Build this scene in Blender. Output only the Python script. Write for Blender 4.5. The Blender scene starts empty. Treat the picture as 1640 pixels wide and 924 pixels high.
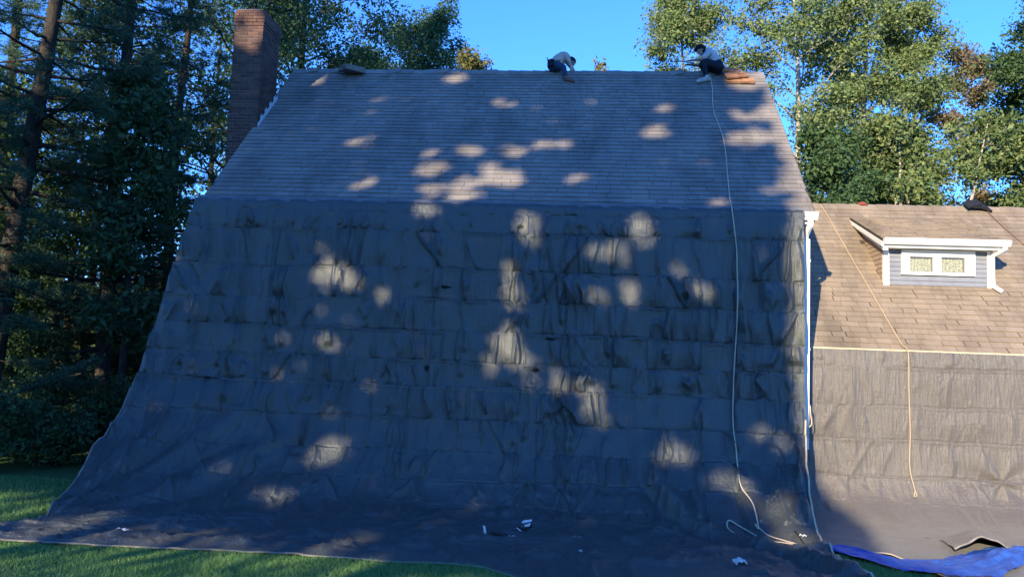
import bpy, bmesh, math, random
import numpy as np
from mathutils import Vector, Matrix

# ------------------------------------------------------------------ camera, sky, sun, exposure
scn = bpy.context.scene
C = scn.collection
R = math.radians

cam_data = bpy.data.cameras.new('camera')
cam = bpy.data.objects.new('camera', cam_data)
C.objects.link(cam)
cam_data.sensor_width = 36.0
cam_data.lens = 27.44
cam_data.clip_start = 0.1
cam_data.clip_end = 3000
def camera_axes(yaw, pit, rol):
    cy, sy, cp, sp = math.cos(yaw), math.sin(yaw), math.cos(pit), math.sin(pit)
    f = Vector((sy*cp, cy*cp, sp)); r = Vector((cy, -sy, 0)); u = r.cross(f)
    cr, sr = math.cos(rol), math.sin(rol)
    return r*cr - u*sr, u*cr + r*sr, f
cr_, cu_, cf_ = camera_axes(-0.091, 0.089, -0.039)
cam.matrix_world = Matrix(((cr_.x, cu_.x, -cf_.x, 0), (cr_.y, cu_.y, -cf_.y, 0),
                           (cr_.z, cu_.z, -cf_.z, 2.653), (0, 0, 0, 1)))
scn.camera = cam

SUN_AZ, SUN_EL = R(22), R(17)          # sun stands behind the viewer, a little to the left, low
sd = Vector((-math.sin(SUN_AZ)*math.cos(SUN_EL), -math.cos(SUN_AZ)*math.cos(SUN_EL), math.sin(SUN_EL)))
world = bpy.data.worlds.new('World'); scn.world = world; world.use_nodes = True
wn = world.node_tree.nodes; wl = world.node_tree.links
sky = wn.new('ShaderNodeTexSky'); sky.sky_type = 'NISHITA'; sky.sun_disc = False
sky.sun_elevation = SUN_EL
sky.sun_rotation = math.atan2(sd.x, sd.y)
sky.altitude = 100; sky.air_density = 1.0; sky.dust_density = 0.0; sky.ozone_density = 4.0
bg = wn['Background']; bg.inputs['Strength'].default_value = 0.15
tint = wn.new('ShaderNodeMix'); tint.data_type = 'RGBA'; tint.blend_type = 'MULTIPLY'; tint.inputs[0].default_value = 1
tint.inputs[7].default_value = (.37, .73, 1.32, 1)      # one cool white balance for the whole sky
wl.new(sky.outputs['Color'], tint.inputs[6]); wl.new(tint.outputs[2], bg.inputs['Color'])

sun_data = bpy.data.lights.new('sun', 'SUN'); sun_data.energy = 3.9; sun_data.angle = R(0.53)
sun_data.color = (1.0, 0.84, 0.57)
sun = bpy.data.objects.new('sun', sun_data); C.objects.link(sun)
sun.location = (-20, -40, 30)
sun.rotation_euler = (-sd).to_track_quat('-Z', 'Y').to_euler()

scn.view_settings.view_transform = 'Standard'
scn.view_settings.look = 'None'
scn.view_settings.exposure = 1.33
scn.view_settings.gamma = 1.0
scn.view_settings.use_curve_mapping = False
scn.render.resolution_x = 1024; scn.render.resolution_y = 576

# ------------------------------------------------------------------ helpers
def link(o, parent=None):
    C.objects.link(o)
    if parent is not None: o.parent = parent
    return o
def tag(o, label=None, cat=None, group=None, kind=None):
    if label: o['label'] = label
    if cat: o['category'] = cat
    if group: o['group'] = group
    if kind: o['kind'] = kind
    return o
def empty(name, loc, label=None, cat=None, group=None):
    o = bpy.data.objects.new(name, None); o.location = loc; o.empty_display_size = 0.2
    link(o); return tag(o, label, cat, group)
def np_mesh(name, V, F, smooth=False):
    """V (n,3), F (m,k) uniform polygon size"""
    V = np.asarray(V, np.float32); F = np.asarray(F, np.int32)
    me = bpy.data.meshes.new(name)
    me.vertices.add(len(V)); me.vertices.foreach_set('co', V.ravel())
    k = F.shape[1]
    me.loops.add(F.size); me.loops.foreach_set('vertex_index', F.ravel())
    me.polygons.add(len(F)); me.polygons.foreach_set('loop_start', np.arange(0, F.size, k, dtype=np.int32))
    me.polygons.foreach_set('loop_total', np.full(len(F), k, np.int32))
    me.polygons.foreach_set('use_smooth', np.full(len(F), bool(smooth)))
    me.update(calc_edges=True)
    return me
class MB:
    """collects shapes (world coords) and builds ONE mesh"""
    def __init__(s): s.v = []; s.f = []
    def add(s, V, F):
        n = len(s.v); s.v += [tuple(p) for p in V]; s.f += [tuple(i+n for i in f) for f in F]; return s
    def box(s, x0, x1, y0, y1, z0, z1):
        V = [(x, y, z) for x in (x0, x1) for y in (y0, y1) for z in (z0, z1)]
        return s.add(V, [(0,1,3,2),(4,6,7,5),(0,4,5,1),(2,3,7,6),(0,2,6,4),(1,5,7,3)])
    def obox(s, c, ax, ay, az):
        """oriented box: centre and three half-axis vectors"""
        c, ax, ay, az = map(Vector, (c, ax, ay, az))
        V = [c + ax*i + ay*j + az*k for i in (-1,1) for j in (-1,1) for k in (-1,1)]
        return s.add(V, [(0,1,3,2),(4,6,7,5),(0,4,5,1),(2,3,7,6),(0,2,6,4),(1,5,7,3)])
    def prism(s, prof, x0, x1):
        """profile of (y,z) extruded along x"""
        n = len(prof)
        V = [(x0, y, z) for y, z in prof] + [(x1, y, z) for y, z in prof]
        F = [tuple(range(n))[::-1], tuple(range(n, 2*n))] + [(i, (i+1) % n, n+(i+1) % n, n+i) for i in range(n)]
        return s.add(V, F)
    def tube(s, pts, rad, n=6, closed=True):
        V, F = tube_arrays(pts, rad, n)
        return s.add(V, F + ([tuple(range(n))[::-1], tuple(range(len(V)-n, len(V)))] if closed else []))
    def build(s, name, mat, parent=None, smooth=False, bevel=0):
        me = bpy.data.meshes.new(name)
        org = Vector((0, 0, 0))
        me.from_pydata(s.v, [], s.f); me.update()
        bm = bmesh.new(); bm.from_mesh(me); bmesh.ops.recalc_face_normals(bm, faces=bm.faces)
        if bevel: bmesh.ops.bevel(bm, geom=bm.edges[:], offset=bevel, segments=1, affect='EDGES', clamp_overlap=True)
        bm.to_mesh(me); bm.free()
        if smooth:
            for p in me.polygons: p.use_smooth = True
        me.materials.append(mat)
        o = bpy.data.objects.new(name, me)
        return link_keep(o, parent)
def link_keep(o, parent=None):
    """geometry is in world coords; parent sits at its base without rotation"""
    C.objects.link(o)
    if parent is not None:
        o.parent = parent
        # parts are built in world coordinates, so a part that is itself a child sits at the origin
        o.matrix_parent_inverse = Matrix.Translation(-parent.location if parent.parent is None else Vector((0, 0, 0)))
    return o
def tube_arrays(pts, rad, n=6):
    pts = [Vector(p) for p in pts]
    if not hasattr(rad, '__len__'): rad = [rad]*len(pts)
    V, F = [], []
    ref = None
    for i, p in enumerate(pts):
        t = (pts[min(i+1, len(pts)-1)] - pts[max(i-1, 0)])
        t = t.normalized() if t.length > 1e-9 else Vector((0, 0, 1))
        if ref is None:
            a = Vector((1, 0, 0)) if abs(t.x) < .8 else Vector((0, 1, 0))
            ref = t.cross(a).normalized()
        ref = (ref - t*ref.dot(t))
        ref = ref.normalized() if ref.length > 1e-6 else t.orthogonal().normalized()
        b = t.cross(ref)
        for k in range(n):
            a = 2*math.pi*k/n
            V.append(p + (ref*math.cos(a) + b*math.sin(a))*rad[i])
    for i in range(len(pts)-1):
        for k in range(n):
            F.append((i*n+k, i*n+(k+1) % n, (i+1)*n+(k+1) % n, (i+1)*n+k))
    return V, F
def spline(pts, m=8):
    """Catmull-Rom through pts"""
    P = [Vector(p) for p in pts]; P = [P[0]*2-P[1]] + P + [P[-1]*2-P[-2]]
    out = []
    for i in range(1, len(P)-2):
        for k in range(m):
            t = k/m; a, b, c, d = P[i-1:i+3]
            out.append(.5*((2*b) + (c-a)*t + (2*a-5*b+4*c-d)*t*t + (3*b-a-3*c+d)*t**3))
    out.append(P[-2]); return out

# ------------------------------------------------------------------ materials
class NT:
    def __init__(s, name, rough=.8, spec=.3):
        s.m = bpy.data.materials.new(name); s.m.use_nodes = True
        s.n = s.m.node_tree.nodes; s.l = s.m.node_tree.links
        s.b = s.n['Principled BSDF']; s.b.inputs['Roughness'].default_value = rough
        s.b.inputs['Specular IOR Level'].default_value = spec
    def node(s, t, **k):
        n = s.n.new(t)
        for a, v in k.items():
            if a.startswith('i_'): n.inputs[a[2:].replace('_', ' ')].default_value = v
            else: setattr(n, a, v)
        return n
    def coord(s, out='Object', scale=(1, 1, 1)):
        c = s.node('ShaderNodeTexCoord'); m = s.node('ShaderNodeMapping'); m.inputs['Scale'].default_value = scale
        s.l.new(c.outputs[out], m.inputs['Vector']); return m.outputs[0]
    def noise(s, vec, scale, detail=4, rough=.55):
        n = s.node('ShaderNodeTexNoise', i_Scale=scale, i_Detail=detail, i_Roughness=rough)
        s.l.new(vec, n.inputs['Vector']); return n.outputs['Fac']
    def ramp(s, fac, stops):
        r = s.node('ShaderNodeValToRGB'); e = r.color_ramp.elements
        while len(e) > 1: e.remove(e[-1])
        e[0].position = stops[0][0]; e[0].color = (*stops[0][1], 1)
        for p, c in stops[1:]:
            x = e.new(p); x.color = (*c, 1)
        s.l.new(fac, r.inputs[0]); return r.outputs[0]
    def mix(s, fac, a, b, mode='MIX'):
        m = s.node('ShaderNodeMix', data_type='RGBA', blend_type=mode)
        for sock, v in ((m.inputs[0], fac), (m.inputs[6], a), (m.inputs[7], b)):
            if hasattr(v, 'is_linked'): s.l.new(v, sock)
            else: sock.default_value = (*v, 1) if isinstance(v, tuple) else v
        return m.outputs[2]
    def math(s, op, a, b=None):
        m = s.node('ShaderNodeMath', operation=op)
        for i, v in enumerate((a, b)):
            if v is None: continue
            if hasattr(v, 'is_linked'): s.l.new(v, m.inputs[i])
            else: m.inputs[i].default_value = v
        return m.outputs[0]
    def bump(s, h, strength=.3, dist=.02):
        b = s.node('ShaderNodeBump', i_Strength=strength, i_Distance=dist)
        s.l.new(h, b.inputs['Height']); s.l.new(b.outputs[0], s.b.inputs['Normal'])
    def color(s, c):
        if hasattr(c, 'is_linked'): s.l.new(c, s.b.inputs['Base Color'])
        else: s.b.inputs['Base Color'].default_value = (*c, 1)
        return s.m
    def rand(s):
        """one random number per piece, joined or separate"""
        g = s.node('ShaderNodeNewGeometry'); o = s.node('ShaderNodeObjectInfo')
        return s.math('FRACT', s.math('ADD', g.outputs['Random Per Island'], o.outputs['Random']))

def m_plain(name, col, rough=.6, spec=.3, var=.12, scale=6):
    t = NT(name, rough, spec); f = t.noise(t.coord(), scale, 5)
    lo = tuple(c*(1-var) for c in col); hi = tuple(min(1, c*(1+var)) for c in col)
    t.bump(t.noise(t.coord(), scale*12, 3), .12, .005)
    return t.color(t.ramp(f, [(.3, lo), (.7, hi)]))

def m_shingle(name, col, k=1.0):
    t = NT(name, .92, .15)
    rnd = t.rand()
    base = t.ramp(rnd, [(0, tuple(c*(1-.26*k) for c in col)), (.35, tuple(c*(1-.05*k) for c in col)), (.7, tuple(c*(1+.08*k) for c in col)), (1, tuple(c*(1+.3*k) for c in col))])
    geo = t.node('ShaderNodeNewGeometry')
    mpb = t.node('ShaderNodeMapping'); mpb.inputs['Scale'].default_value = (1.6, .55, .55); t.l.new(geo.outputs['Position'], mpb.inputs['Vector'])
    big = t.noise(mpb.outputs[0], .9, 6, .62)
    g = t.noise(geo.outputs['Position'], 160, 2)
    c = t.mix(.8, base, t.ramp(big, [(.32, (.62, .62, .63)), (.52, (.95, .94, .94)), (.7, (1.16, 1.12, 1.06))]), 'MULTIPLY')
    c = t.mix(.7, c, t.ramp(g, [(.3, (.68, .68, .68)), (.7, (1.22, 1.22, 1.22))]), 'MULTIPLY')
    t.bump(g, .5, .006)
    return t.color(c)
M = {}
M['shingle'] = m_shingle('roof_shingle', (.262, .236, .212), .35)
M['shingle_wing'] = m_shingle('wing_shingle', (.285, .228, .168), .45)
M['deck'] = m_plain('roof_deck', (.05, .042, .036), .9)
M['wall'] = m_plain('grey_siding', (.24, .26, .29), .7)
M['white'] = m_plain('white_trim', (.78, .77, .74), .5, .4, .04)
M['clap'] = m_plain('grey_clapboard', (.20, .212, .245), .6, .3, .10)
M['cedar'] = m_plain('cedar_wall_shingle', (.36, .27, .20), .85, .2, .2, 12)
M['rope'] = m_plain('tan_rope', (.58, .47, .33), .85, .2, .2, 60)
M['hem'] = m_plain('tarp_hem_tape', (.24, .22, .19), .8, .2, .3, 9)
M['batten'] = m_plain('pine_batten', (.55, .44, .30), .8, .2, .15, 7)
M['flash'] = m_plain('metal_flashing', (.55, .60, .65), .4, .6, .12, 9)
M['metal'] = m_plain('dull_metal', (.25, .25, .26), .4, .6, .2, 20)
M['black'] = m_plain('black_rubber', (.02, .02, .022), .6, .3, .2, 20)
M['paper'] = m_plain('white_paper', (.68, .68, .66), .7, .2, .1, 30)
M['orange'] = m_plain('orange_plastic', (.55, .16, .04), .6)
M['rust'] = m_plain('bare_brown_wood', (.30, .15, .08), .85, .2, .5, 8)
M['skin'] = m_plain('skin', (.36, .22, .15), .6)
M['shirt_tan'] = m_plain('tan_shirt', (.46, .37, .30), .9, .1)
M['shirt_grey'] = m_plain('grey_shirt', (.48, .46, .47), .9, .1)
M['jean'] = m_plain('blue_jeans', (.035, .06, .11), .9, .1, .25, 14)
M['dark_cloth'] = m_plain('dark_work_trousers', (.020, .024, .034), .9, .1, .25, 14)
M['cap'] = m_plain('black_cap', (.015, .016, .02), .9, .1)
M['shoe_grey'] = m_plain('pale_work_shoe', (.42, .40, .38), .8)
M['shoe_brown'] = m_plain('brown_work_boot', (.17, .10, .075), .8)
M['leather'] = m_plain('tool_belt_leather', (.20, .13, .08), .8)

def m_tarp(name, col, sheen=.08, spec=.75):
    t = NT(name, .55, spec)
    geo = t.node('ShaderNodeNewGeometry'); pos = geo.outputs['Position']
    big = t.noise(pos, .55, 5, .6)
    mp = t.node('ShaderNodeMapping'); mp.inputs['Scale'].default_value = (1.2, 1.2, 26); t.l.new(pos, mp.inputs['Vector'])
    streak = t.noise(mp.outputs[0], 3, 4, .6)
    mp2 = t.node('ShaderNodeMapping'); mp2.inputs['Scale'].default_value = (10, 10, 1.3); t.l.new(pos, mp2.inputs['Vector'])
    crumple = t.noise(mp2.outputs[0], 2.2, 6, .68)
    c = t.ramp(big, [(.25, tuple(x*.80 for x in col)), (.75, tuple(x*1.16 for x in col))])
    c = t.mix(.6, c, t.ramp(streak, [(.3, (.8, .8, .8)), (.72, (1.2, 1.2, 1.2))]), 'MULTIPLY')
    h = t.math('ADD', t.math('MULTIPLY', crumple, 1.0), t.math('MULTIPLY', streak, .22))
    t.bump(h, .75, .035)
    rr = t.node('ShaderNodeMapRange'); t.l.new(big, rr.inputs[0]); rr.inputs[3].default_value = .20; rr.inputs[4].default_value = .40
    t.l.new(rr.outputs[0], t.b.inputs['Roughness'])
    t.b.inputs['Sheen Weight'].default_value = sheen; t.b.inputs['Sheen Roughness'].default_value = .5
    return t.color(c)
M['tarp'] = m_tarp('black_tarp', (.038, .045, .042))
M['tarp_wing'] = m_tarp('black_tarp_wing', (.118, .103, .09), .15, .45)  # paler, browner base colour than the main tarp
def m_blue():
    t = NT('blue_poly_tarp', .38, .5)
    geo = t.node('ShaderNodeNewGeometry')
    f = t.noise(geo.outputs['Position'], 6, 5); t.bump(t.noise(geo.outputs['Position'], 22, 5), .6, .03)
    return t.color(t.ramp(f, [(.3, (.02, .075, .33)), (.7, (.05, .15, .50))]))
M['blue'] = m_blue()
def m_brick():
    t = NT('red_brick', .9, .2); rnd = t.rand()
    c = t.ramp(rnd, [(0, (.07, .045, .04)), (.4, (.11, .062, .052)), (.75, (.145, .08, .064)), (1, (.09, .06, .055))])
    geo = t.node('ShaderNodeNewGeometry'); g = t.noise(geo.outputs['Position'], 60, 4)
    t.bump(g, .5, .006)
    return t.color(t.mix(.7, c, t.ramp(g, [(.3, (.75, .75, .75)), (.7, (1.2, 1.2, 1.2))]), 'MULTIPLY'))
M['brick'] = m_brick()
M['mortar'] = m_plain('mortar', (.40, .36, .34), .95, .1, .2, 30)
def m_leaf(name, cols, transl=.3, big=.35):
    t = NT(name, .6, .25)
    g = t.node('ShaderNodeNewGeometry')
    n = t.noise(g.outputs['Position'], big, 3)
    f = t.math('ADD', t.math('MULTIPLY', g.outputs['Random Per Island'], .62), t.math('MULTIPLY', n, .42))
    k = len(cols)
    c = t.ramp(f, [(.1+.85*i/(k-1), col) for i, col in enumerate(cols)])
    t.color(c)
    tr = t.node('ShaderNodeBsdfTranslucent'); t.l.new(t.mix(.5, c, (1.0, 1.0, .55), 'MULTIPLY'), tr.inputs['Color'])
    mx = t.node('ShaderNodeMixShader'); mx.inputs[0].default_value = transl
    t.l.new(t.b.outputs[0], mx.inputs[1]); t.l.new(tr.outputs[0], mx.inputs[2])
    t.l.new(mx.outputs[0], t.n['Material Output'].inputs['Surface'])
    return t.m
M['leaf_ash'] = m_leaf('ash_leaves', [(.065, .11, .042), (.11, .17, .058), (.18, .235, .08), (.30, .30, .13)], .15)
M['leaf_mid'] = m_leaf('mid_green_leaves', [(.06, .105, .04), (.10, .155, .055), (.16, .21, .07), (.26, .26, .10)], .15)
M['leaf_dark'] = m_leaf('shaded_green_leaves', [(.035, .085, .042), (.055, .115, .052), (.08, .145, .06), (.13, .18, .07)], .3)  # darker green stands in for shade on the left and rear crowns
M['leaf_shade'] = m_leaf('deep_green_leaves', [(.036, .08, .034), (.055, .11, .044), (.08, .14, .052), (.13, .175, .065)], .3)
M['leaf_yellow'] = m_leaf('sunlit_yellow_leaves', [(.09, .11, .03), (.15, .16, .04), (.22, .20, .06), (.28, .23, .09)], .35)  # yellow tone carries the sunlit look of far foliage
M['leaf_rust'] = m_leaf('autumn_leaves', [(.12, .13, .05), (.20, .16, .08), (.27, .19, .12), (.36, .29, .19)], .3)
M['needle'] = m_leaf('pine_needles', [(.026, .072, .042), (.04, .095, .055), (.06, .12, .065), (.09, .15, .07)], .12)
def m_bark(name, a, b):
    t = NT(name, .95, .1); v = t.coord('Object', (6, 6, 1.2)); f = t.noise(v, 3, 6, .65)
    t.bump(f, .8, .04); return t.color(t.ramp(f, [(.3, a), (.7, b)]))
M['bark'] = m_bark('brown_bark', (.055, .045, .038), (.15, .125, .105))
M['bark_pale'] = m_bark('pale_bark', (.26, .23, .19), (.52, .47, .40))
M['bark_dark'] = m_bark('dark_bark', (.022, .02, .018), (.075, .063, .053))
def m_ground():
    t = NT('lawn_soil', .95, .1); geo = t.node('ShaderNodeNewGeometry'); p = geo.outputs['Position']
    f = t.noise(p, 1.5, 6); g = t.noise(p, 40, 4)
    c = t.ramp(f, [(.3, (.06, .13, .045)), (.6, (.085, .15, .055)), (.8, (.12, .13, .07))])
    t.bump(g, .7, .03)
    return t.color(t.mix(.8, c, t.ramp(g, [(.3, (.6, .6, .6)), (.7, (1.3, 1.3, 1.3))]), 'MULTIPLY'))
M['ground'] = m_ground()
M['grass'] = m_leaf('grass_blades', [(.09, .21, .06), (.13, .28, .08), (.17, .33, .10), (.25, .33, .14)], .1, 1.2)
def m_curtain():
    t = NT('lace_curtain', .8, .2); v = t.coord('Object', (1, 1, 1))
    vo = t.node('ShaderNodeTexVoronoi', i_Scale=60); t.l.new(v, vo.inputs['Vector'])
    n = t.noise(v, 30, 3)
    return t.color(t.mix(.6, t.ramp(vo.outputs['Distance'], [(.15, (.66, .60, .42)), (.5, (.22, .20, .13))]), t.ramp(n, [(.35, (.20, .19, .12)), (.65, (.72, .64, .42))])))
M['curtain'] = m_curtain()
def m_glass():
    t = NT('window_glass', .05, .5)
    tr = t.node('ShaderNodeBsdfTransparent'); tr.inputs[0].default_value = (.93, .95, .94, 1)
    gl = t.node('ShaderNodeBsdfGlossy'); gl.inputs['Roughness'].default_value = .03
    mx = t.node('ShaderNodeMixShader'); mx.inputs[0].default_value = .03
    t.l.new(tr.outputs[0], mx.inputs[1]); t.l.new(gl.outputs[0], mx.inputs[2])
    t.l.new(mx.outputs[0], t.n['Material Output'].inputs['Surface']); return t.m
M['glass'] = m_glass()

# ------------------------------------------------------------------ ground
gx = np.concatenate([[-900, -300, -100, -50], np.linspace(-30, 30, 41), [50, 100, 300, 900]])
gy = np.concatenate([[-900, -300, -100, -50], np.linspace(-30, 60, 61), [100, 200, 400, 1200]])
GX, GY = np.meshgrid(gx, gy)
GZ = 0.03*np.sin(GX*.9+1)*np.sin(GY*.8) - .03
GZ[(GY > 9) & (GX > -8.7)] = -.03
n_ = len(gx)
idx = np.arange(len(gx)*len(gy)).reshape(len(gy), n_)
GF = np.stack([idx[:-1, :-1], idx[:-1, 1:], idx[1:, 1:], idx[1:, :-1]], -1).reshape(-1, 4)
me = np_mesh('ground', np.stack([GX, GY, GZ], -1).reshape(-1, 3), GF, True); me.materials.append(M['ground'])
ground = tag(link(bpy.data.objects.new('ground', me)), kind='structure')

# ------------------------------------------------------------------ main house
XL, XR, YE, YR, ZE, ZR = -7.394, 4.106, 14.36, 18.524, 5.516, 9.647
rng = np.random.default_rng(7)
house = empty('house', ((XL+XR)/2, 18.5, 0), 'large house with steep shingle roof, brick chimney and front hidden by a black tarp', 'house')
th = math.atan2(ZR-ZE, YR-YE); ct, st = math.cos(th), math.sin(th); SL = math.hypot(ZR-ZE, YR-YE)
YB = 2*YR - YE
# walls with gables
wb = MB()
prof = [(14.72, 0), (YB-.36, 0), (YB-.36, ZE-.02), (YR, ZR-.28), (14.72, ZE-.02)]
wb.prism(prof, XL+.12, XR-.12)
wb.build('wall', M['wall'], house)
# roof deck, two slopes with thickness
rd = MB()
nrm = (-st, ct)
def off(y, z, d, back=False):
    return (y + (st if back else -st)*d, z + ct*d)
rd.prism([(YE, ZE), (YR, ZR), (YB, ZE), (YB-.03, ZE-.17), (YR, ZR-.20), (YE+.03, ZE-.17)], XL, XR)
roof = rd.build('roof', M['deck'], house)
for x0, x1 in ((XL-.03, XL-.002), (XR+.002, XR+.03)):
    MB().prism([(YE-.02, ZE-.02), (YR, ZR-.015), (YB+.02, ZE-.02), (YB, ZE-.2), (YR, ZR-.22), (YE, ZE-.2)], x0, x1).build('rake_board', M['deck'], house)

def shingle_mesh(name, w, length, t0, t1):
    V = [(0, 0, -.004), (w, 0, -.004), (w, 0, t0), (0, 0, t0), (w, length, t1), (0, length, t1), (w, length, -.004), (0, length, -.004)]
    F = [(0, 1, 2, 3), (3, 2, 4, 5), (1, 6, 4, 2), (7, 0, 3, 5)]
    return V, F
def lay_roof(parent, mat, x0, x1, y0, z0, theta, slope, expo, wid, seed, keep=None, n_obj=300, rank=None):
    r = random.Random(seed)
    cells = []
    rows = int(slope/expo)
    for i in range(rows):
        x = x0 - r.random()*wid*.9
        e = expo*(1 if i < rows-1 else .9)
        while x < x1:
            w = wid*r.choice((.55, .8, 1, 1.15, 1.3))
            a, b = max(x, x0), min(x+w, x1)
            if b-a > .05 and (keep is None or keep((a+b)/2, (i+.5)*expo)):
                cells.append((i, a, b-a-.006, e))
            x += w
    meshes = {}
    V0 = []; F0 = []
    c, s = math.cos(theta), math.sin(theta)
    order = sorted(range(len(cells)), key=lambda k: rank(cells[k]) if rank else cells[k][0])
    big = set(order[:n_obj])
    base = Matrix.Translation((x0, y0, z0)) @ Matrix.Rotation(theta, 4, 'X')
    for k, (i, a, w, e) in enumerate(cells):
        t0 = .017 + r.random()*.011
        if k in big:
            w = round(w/.03)*.03 if w > .06 else .06
            w = min(w, cells[k][2]) if w > cells[k][2] else w
            key = (round(w, 3), round(t0/.004))
            if key not in meshes:
                V, F = shingle_mesh('shingle', key[0], e+.02, key[1]*.004, .002)
                me = bpy.data.meshes.new('shingle'); me.from_pydata(V, [], F); me.update(); me.materials.append(mat); meshes[key] = me
            o = bpy.data.objects.new('shingle', meshes[key]); C.objects.link(o); o.parent = parent
            o.matrix_basis = Matrix.Translation((a, y0 + c*i*expo, z0 + s*i*expo)) @ Matrix.Rotation(theta, 4, 'X') @ Matrix.Rotation((r.random()-.5)*.006, 4, 'Z')
        else:
            V, F = shingle_mesh('', w, e+.02, t0, .002)
            n = len(V0)
            j = (r.random()-.5)*.004
            for (vx, vy, vz) in V:
                vy += i*expo + j
                V0.append((a+vx, y0 + c*vy - s*vz, z0 + s*vy + c*vz))
            F0 += [tuple(q+n for q in f) for f in F]
    if V0:
        me = np_mesh('shingle_field', V0, F0); me.materials.append(mat)
        tag(link_keep(bpy.data.objects.new('shingle_field', me), parent), kind='stuff')
lay_roof(roof, M['shingle'], XL-.02, XR+.02, YE-.03*ct, ZE-.03*st, th, SL, .154, .34, 3)

# ridge caps (some torn up by the workers)
rr = random.Random(5)
x = XL
while x < XR-.05:
    w = .30; m = MB()
    lift = .0
    t = rr.random()
    if t > .72: lift = .02 + .05*rr.random()
    z = ZR + .012 + rr.random()*.006
    xe = min(x+w+.03, XR+.02)
    V = []
    for xx, dz in ((x, .014), (xe, .0+lift)):
        for yy, zz in ((-.15, -.135), (0, .012), (.15, -.135)):
            V.append((xx, YR+yy, z+zz+dz))
        for yy, zz in ((-.145, -.155), (0, -.008), (.145, -.155)):
            V.append((xx, YR+yy, z+zz+dz))
    m.add(V, [(0,1,7,6),(1,2,8,7),(3,9,10,4),(4,10,11,5),(0,3,4,1),(1,4,5,2),(6,7,10,9),(7,8,11,10),(0,6,9,3),(2,5,11,8)])
    m.build('ridge_cap', M['shingle'], roof)
    x += w

# chimney of single bricks
CX0, CX1, CY0, CY1, CZT = -8.00, -7.335, 16.38, 17.32, 10.25
ch = MB().box(CX0+.012, CX1-.012, CY0+.012, CY1-.012, -.05, CZT-.03).build('chimney', M['mortar'], house)
bw, bh, bd, mj = .205, .064, .098, .011
bricks = []
nz = int((CZT-.02)/(bh+mj))
for k in range(nz):
    z = CZT - (k+1)*(bh+mj) + .004
    grow = .022 if k in (2, 3) else (.012 if k in (1, 4) else 0)
    x0, x1, y0, y1 = CX0-grow, CX1+grow, CY0-grow, CY1+grow
    offs = 0 if k % 2 else bd+mj
    # front and back runs (along x)
    for ya, front in ((y0, True), (y1-bd, False)):
        x = x0 + (0 if k % 2 else 0); first = True
        xs = x0 if k % 2 == 0 else x0 + 0
        cur = xs; lens = []
        if k % 2 == 0: lens = [bw, bw, x1-x0-2*bw-2*mj]
        else: lens = [bd, bw, bw, x1-x0-bd-2*bw-3*mj]
        for L in lens:
            if L > .03: bricks.append((z, front, cur, cur+L, ya, ya+bd))
            cur += L+mj
    # side runs (along y), between front and back runs
    for xa, vis in ((x1-bd, True), (x0, False)):
        cur = y0+bd+mj; end = y1-bd-mj; nn = 0
        while cur < end-.02:
            L = bw if not (nn == 0 and k % 2) else bd
            L = min(L, end-cur)
            bricks.append((z, vis, xa, xa+bd, cur, cur+L)); cur += L+mj; nn += 1
bricks.sort(key=lambda b: (not b[1], -b[0]))
fm = MB(); bmesh_cache = {}
for i, (z, vis, x0, x1, y0, y1) in enumerate(bricks):
    jx, jy = (rr.random()-.5)*.004, (rr.random()-.5)*.004
    if i < 300:
        key = (round(x1-x0, 3), round(y1-y0, 3))
        if key not in bmesh_cache:
            b = MB().box(0, key[0], 0, key[1], 0, bh); me = bpy.data.meshes.new('brick'); me.from_pydata(b.v, [], b.f); me.update(); me.materials.append(M['brick']); bmesh_cache[key] = me
        o = bpy.data.objects.new('brick', bmesh_cache[key]); link_keep(o, ch); o.location = (x0+jx, y0+jy, z)
    else: fm.box(x0+jx, x1+jx, y0+jy, y1+jy, z, z+bh)
tag(fm.build('brick_field', M['brick'], ch), kind='stuff')
cc = MB()
cc.box(CX0+.03, CX1-.03, CY0+.03, CY1-.03, CZT-.035, CZT+.012); cc.build('mortar_cap', M['mortar'], ch)
for fx in (0.25, .68):
    MB().tube([(-7.67, CY0+fx*.94, CZT-.02), (-7.67, CY0+fx*.94, CZT+.10)], [.1, .1], 10).build('flue', M['brick'], ch)
# stepped flashing where chimney meets roof
for k in range(9):
    y = CY0 - .02 + k*.11; z = ZE + (y-YE)*(ZR-ZE)/(YR-YE)
    MB().obox((CX1+.032, y+.06, z+.11+.03*(k % 2)), (.004, 0, 0), (0, .05, .045), (0, -.012, .06+.05*(k % 2))).build('flashing', M['flash'], house)
# gutter, corner board, downspout on the right corner
g = MB()
g.prism([(YE-.10, ZE-.05), (YE+.02, ZE-.05), (YE+.02, ZE-.17), (YE-.06, ZE-.18), (YE-.115, ZE-.10)], XL+.05, XR+.06)
gut = g.build('gutter', M['white'], house)
MB().box(XR-.40, XR+.07, YE-.118, YE+.02, ZE-.052, ZE-.035).build('gutter_lip', M['white'], gut)
MB().box(XL+.05, XR, YE+.025, YE+.05, ZE-.24, ZE-.03).build('fascia', M['white'], house)
MB().box(XR-.26, XR-.105, 14.69, 14.74, .1, ZE-.25).build('corner_board', M['white'], house)
dsp = MB()
dsp.tube(spline([(XR-.06, YE-.03, ZE-.18), (XR-.06, YE-.02, ZE-.27), (XR-.095, YE+.12, ZE-.42), (XR-.10, YE+.15, ZE-.55)], 5), .055, 6)
dsp.box(XR-.175, XR-.025, YE+.10, YE+.20, 1.25, ZE-.50)
ds = dsp.build('downspout', M['white'], house)
for z in (4.6, 3.0): MB().box(XR-.185, XR-.015, YE+.092, YE+.34, z, z+.04).build('strap', M['white'], ds)

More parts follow.
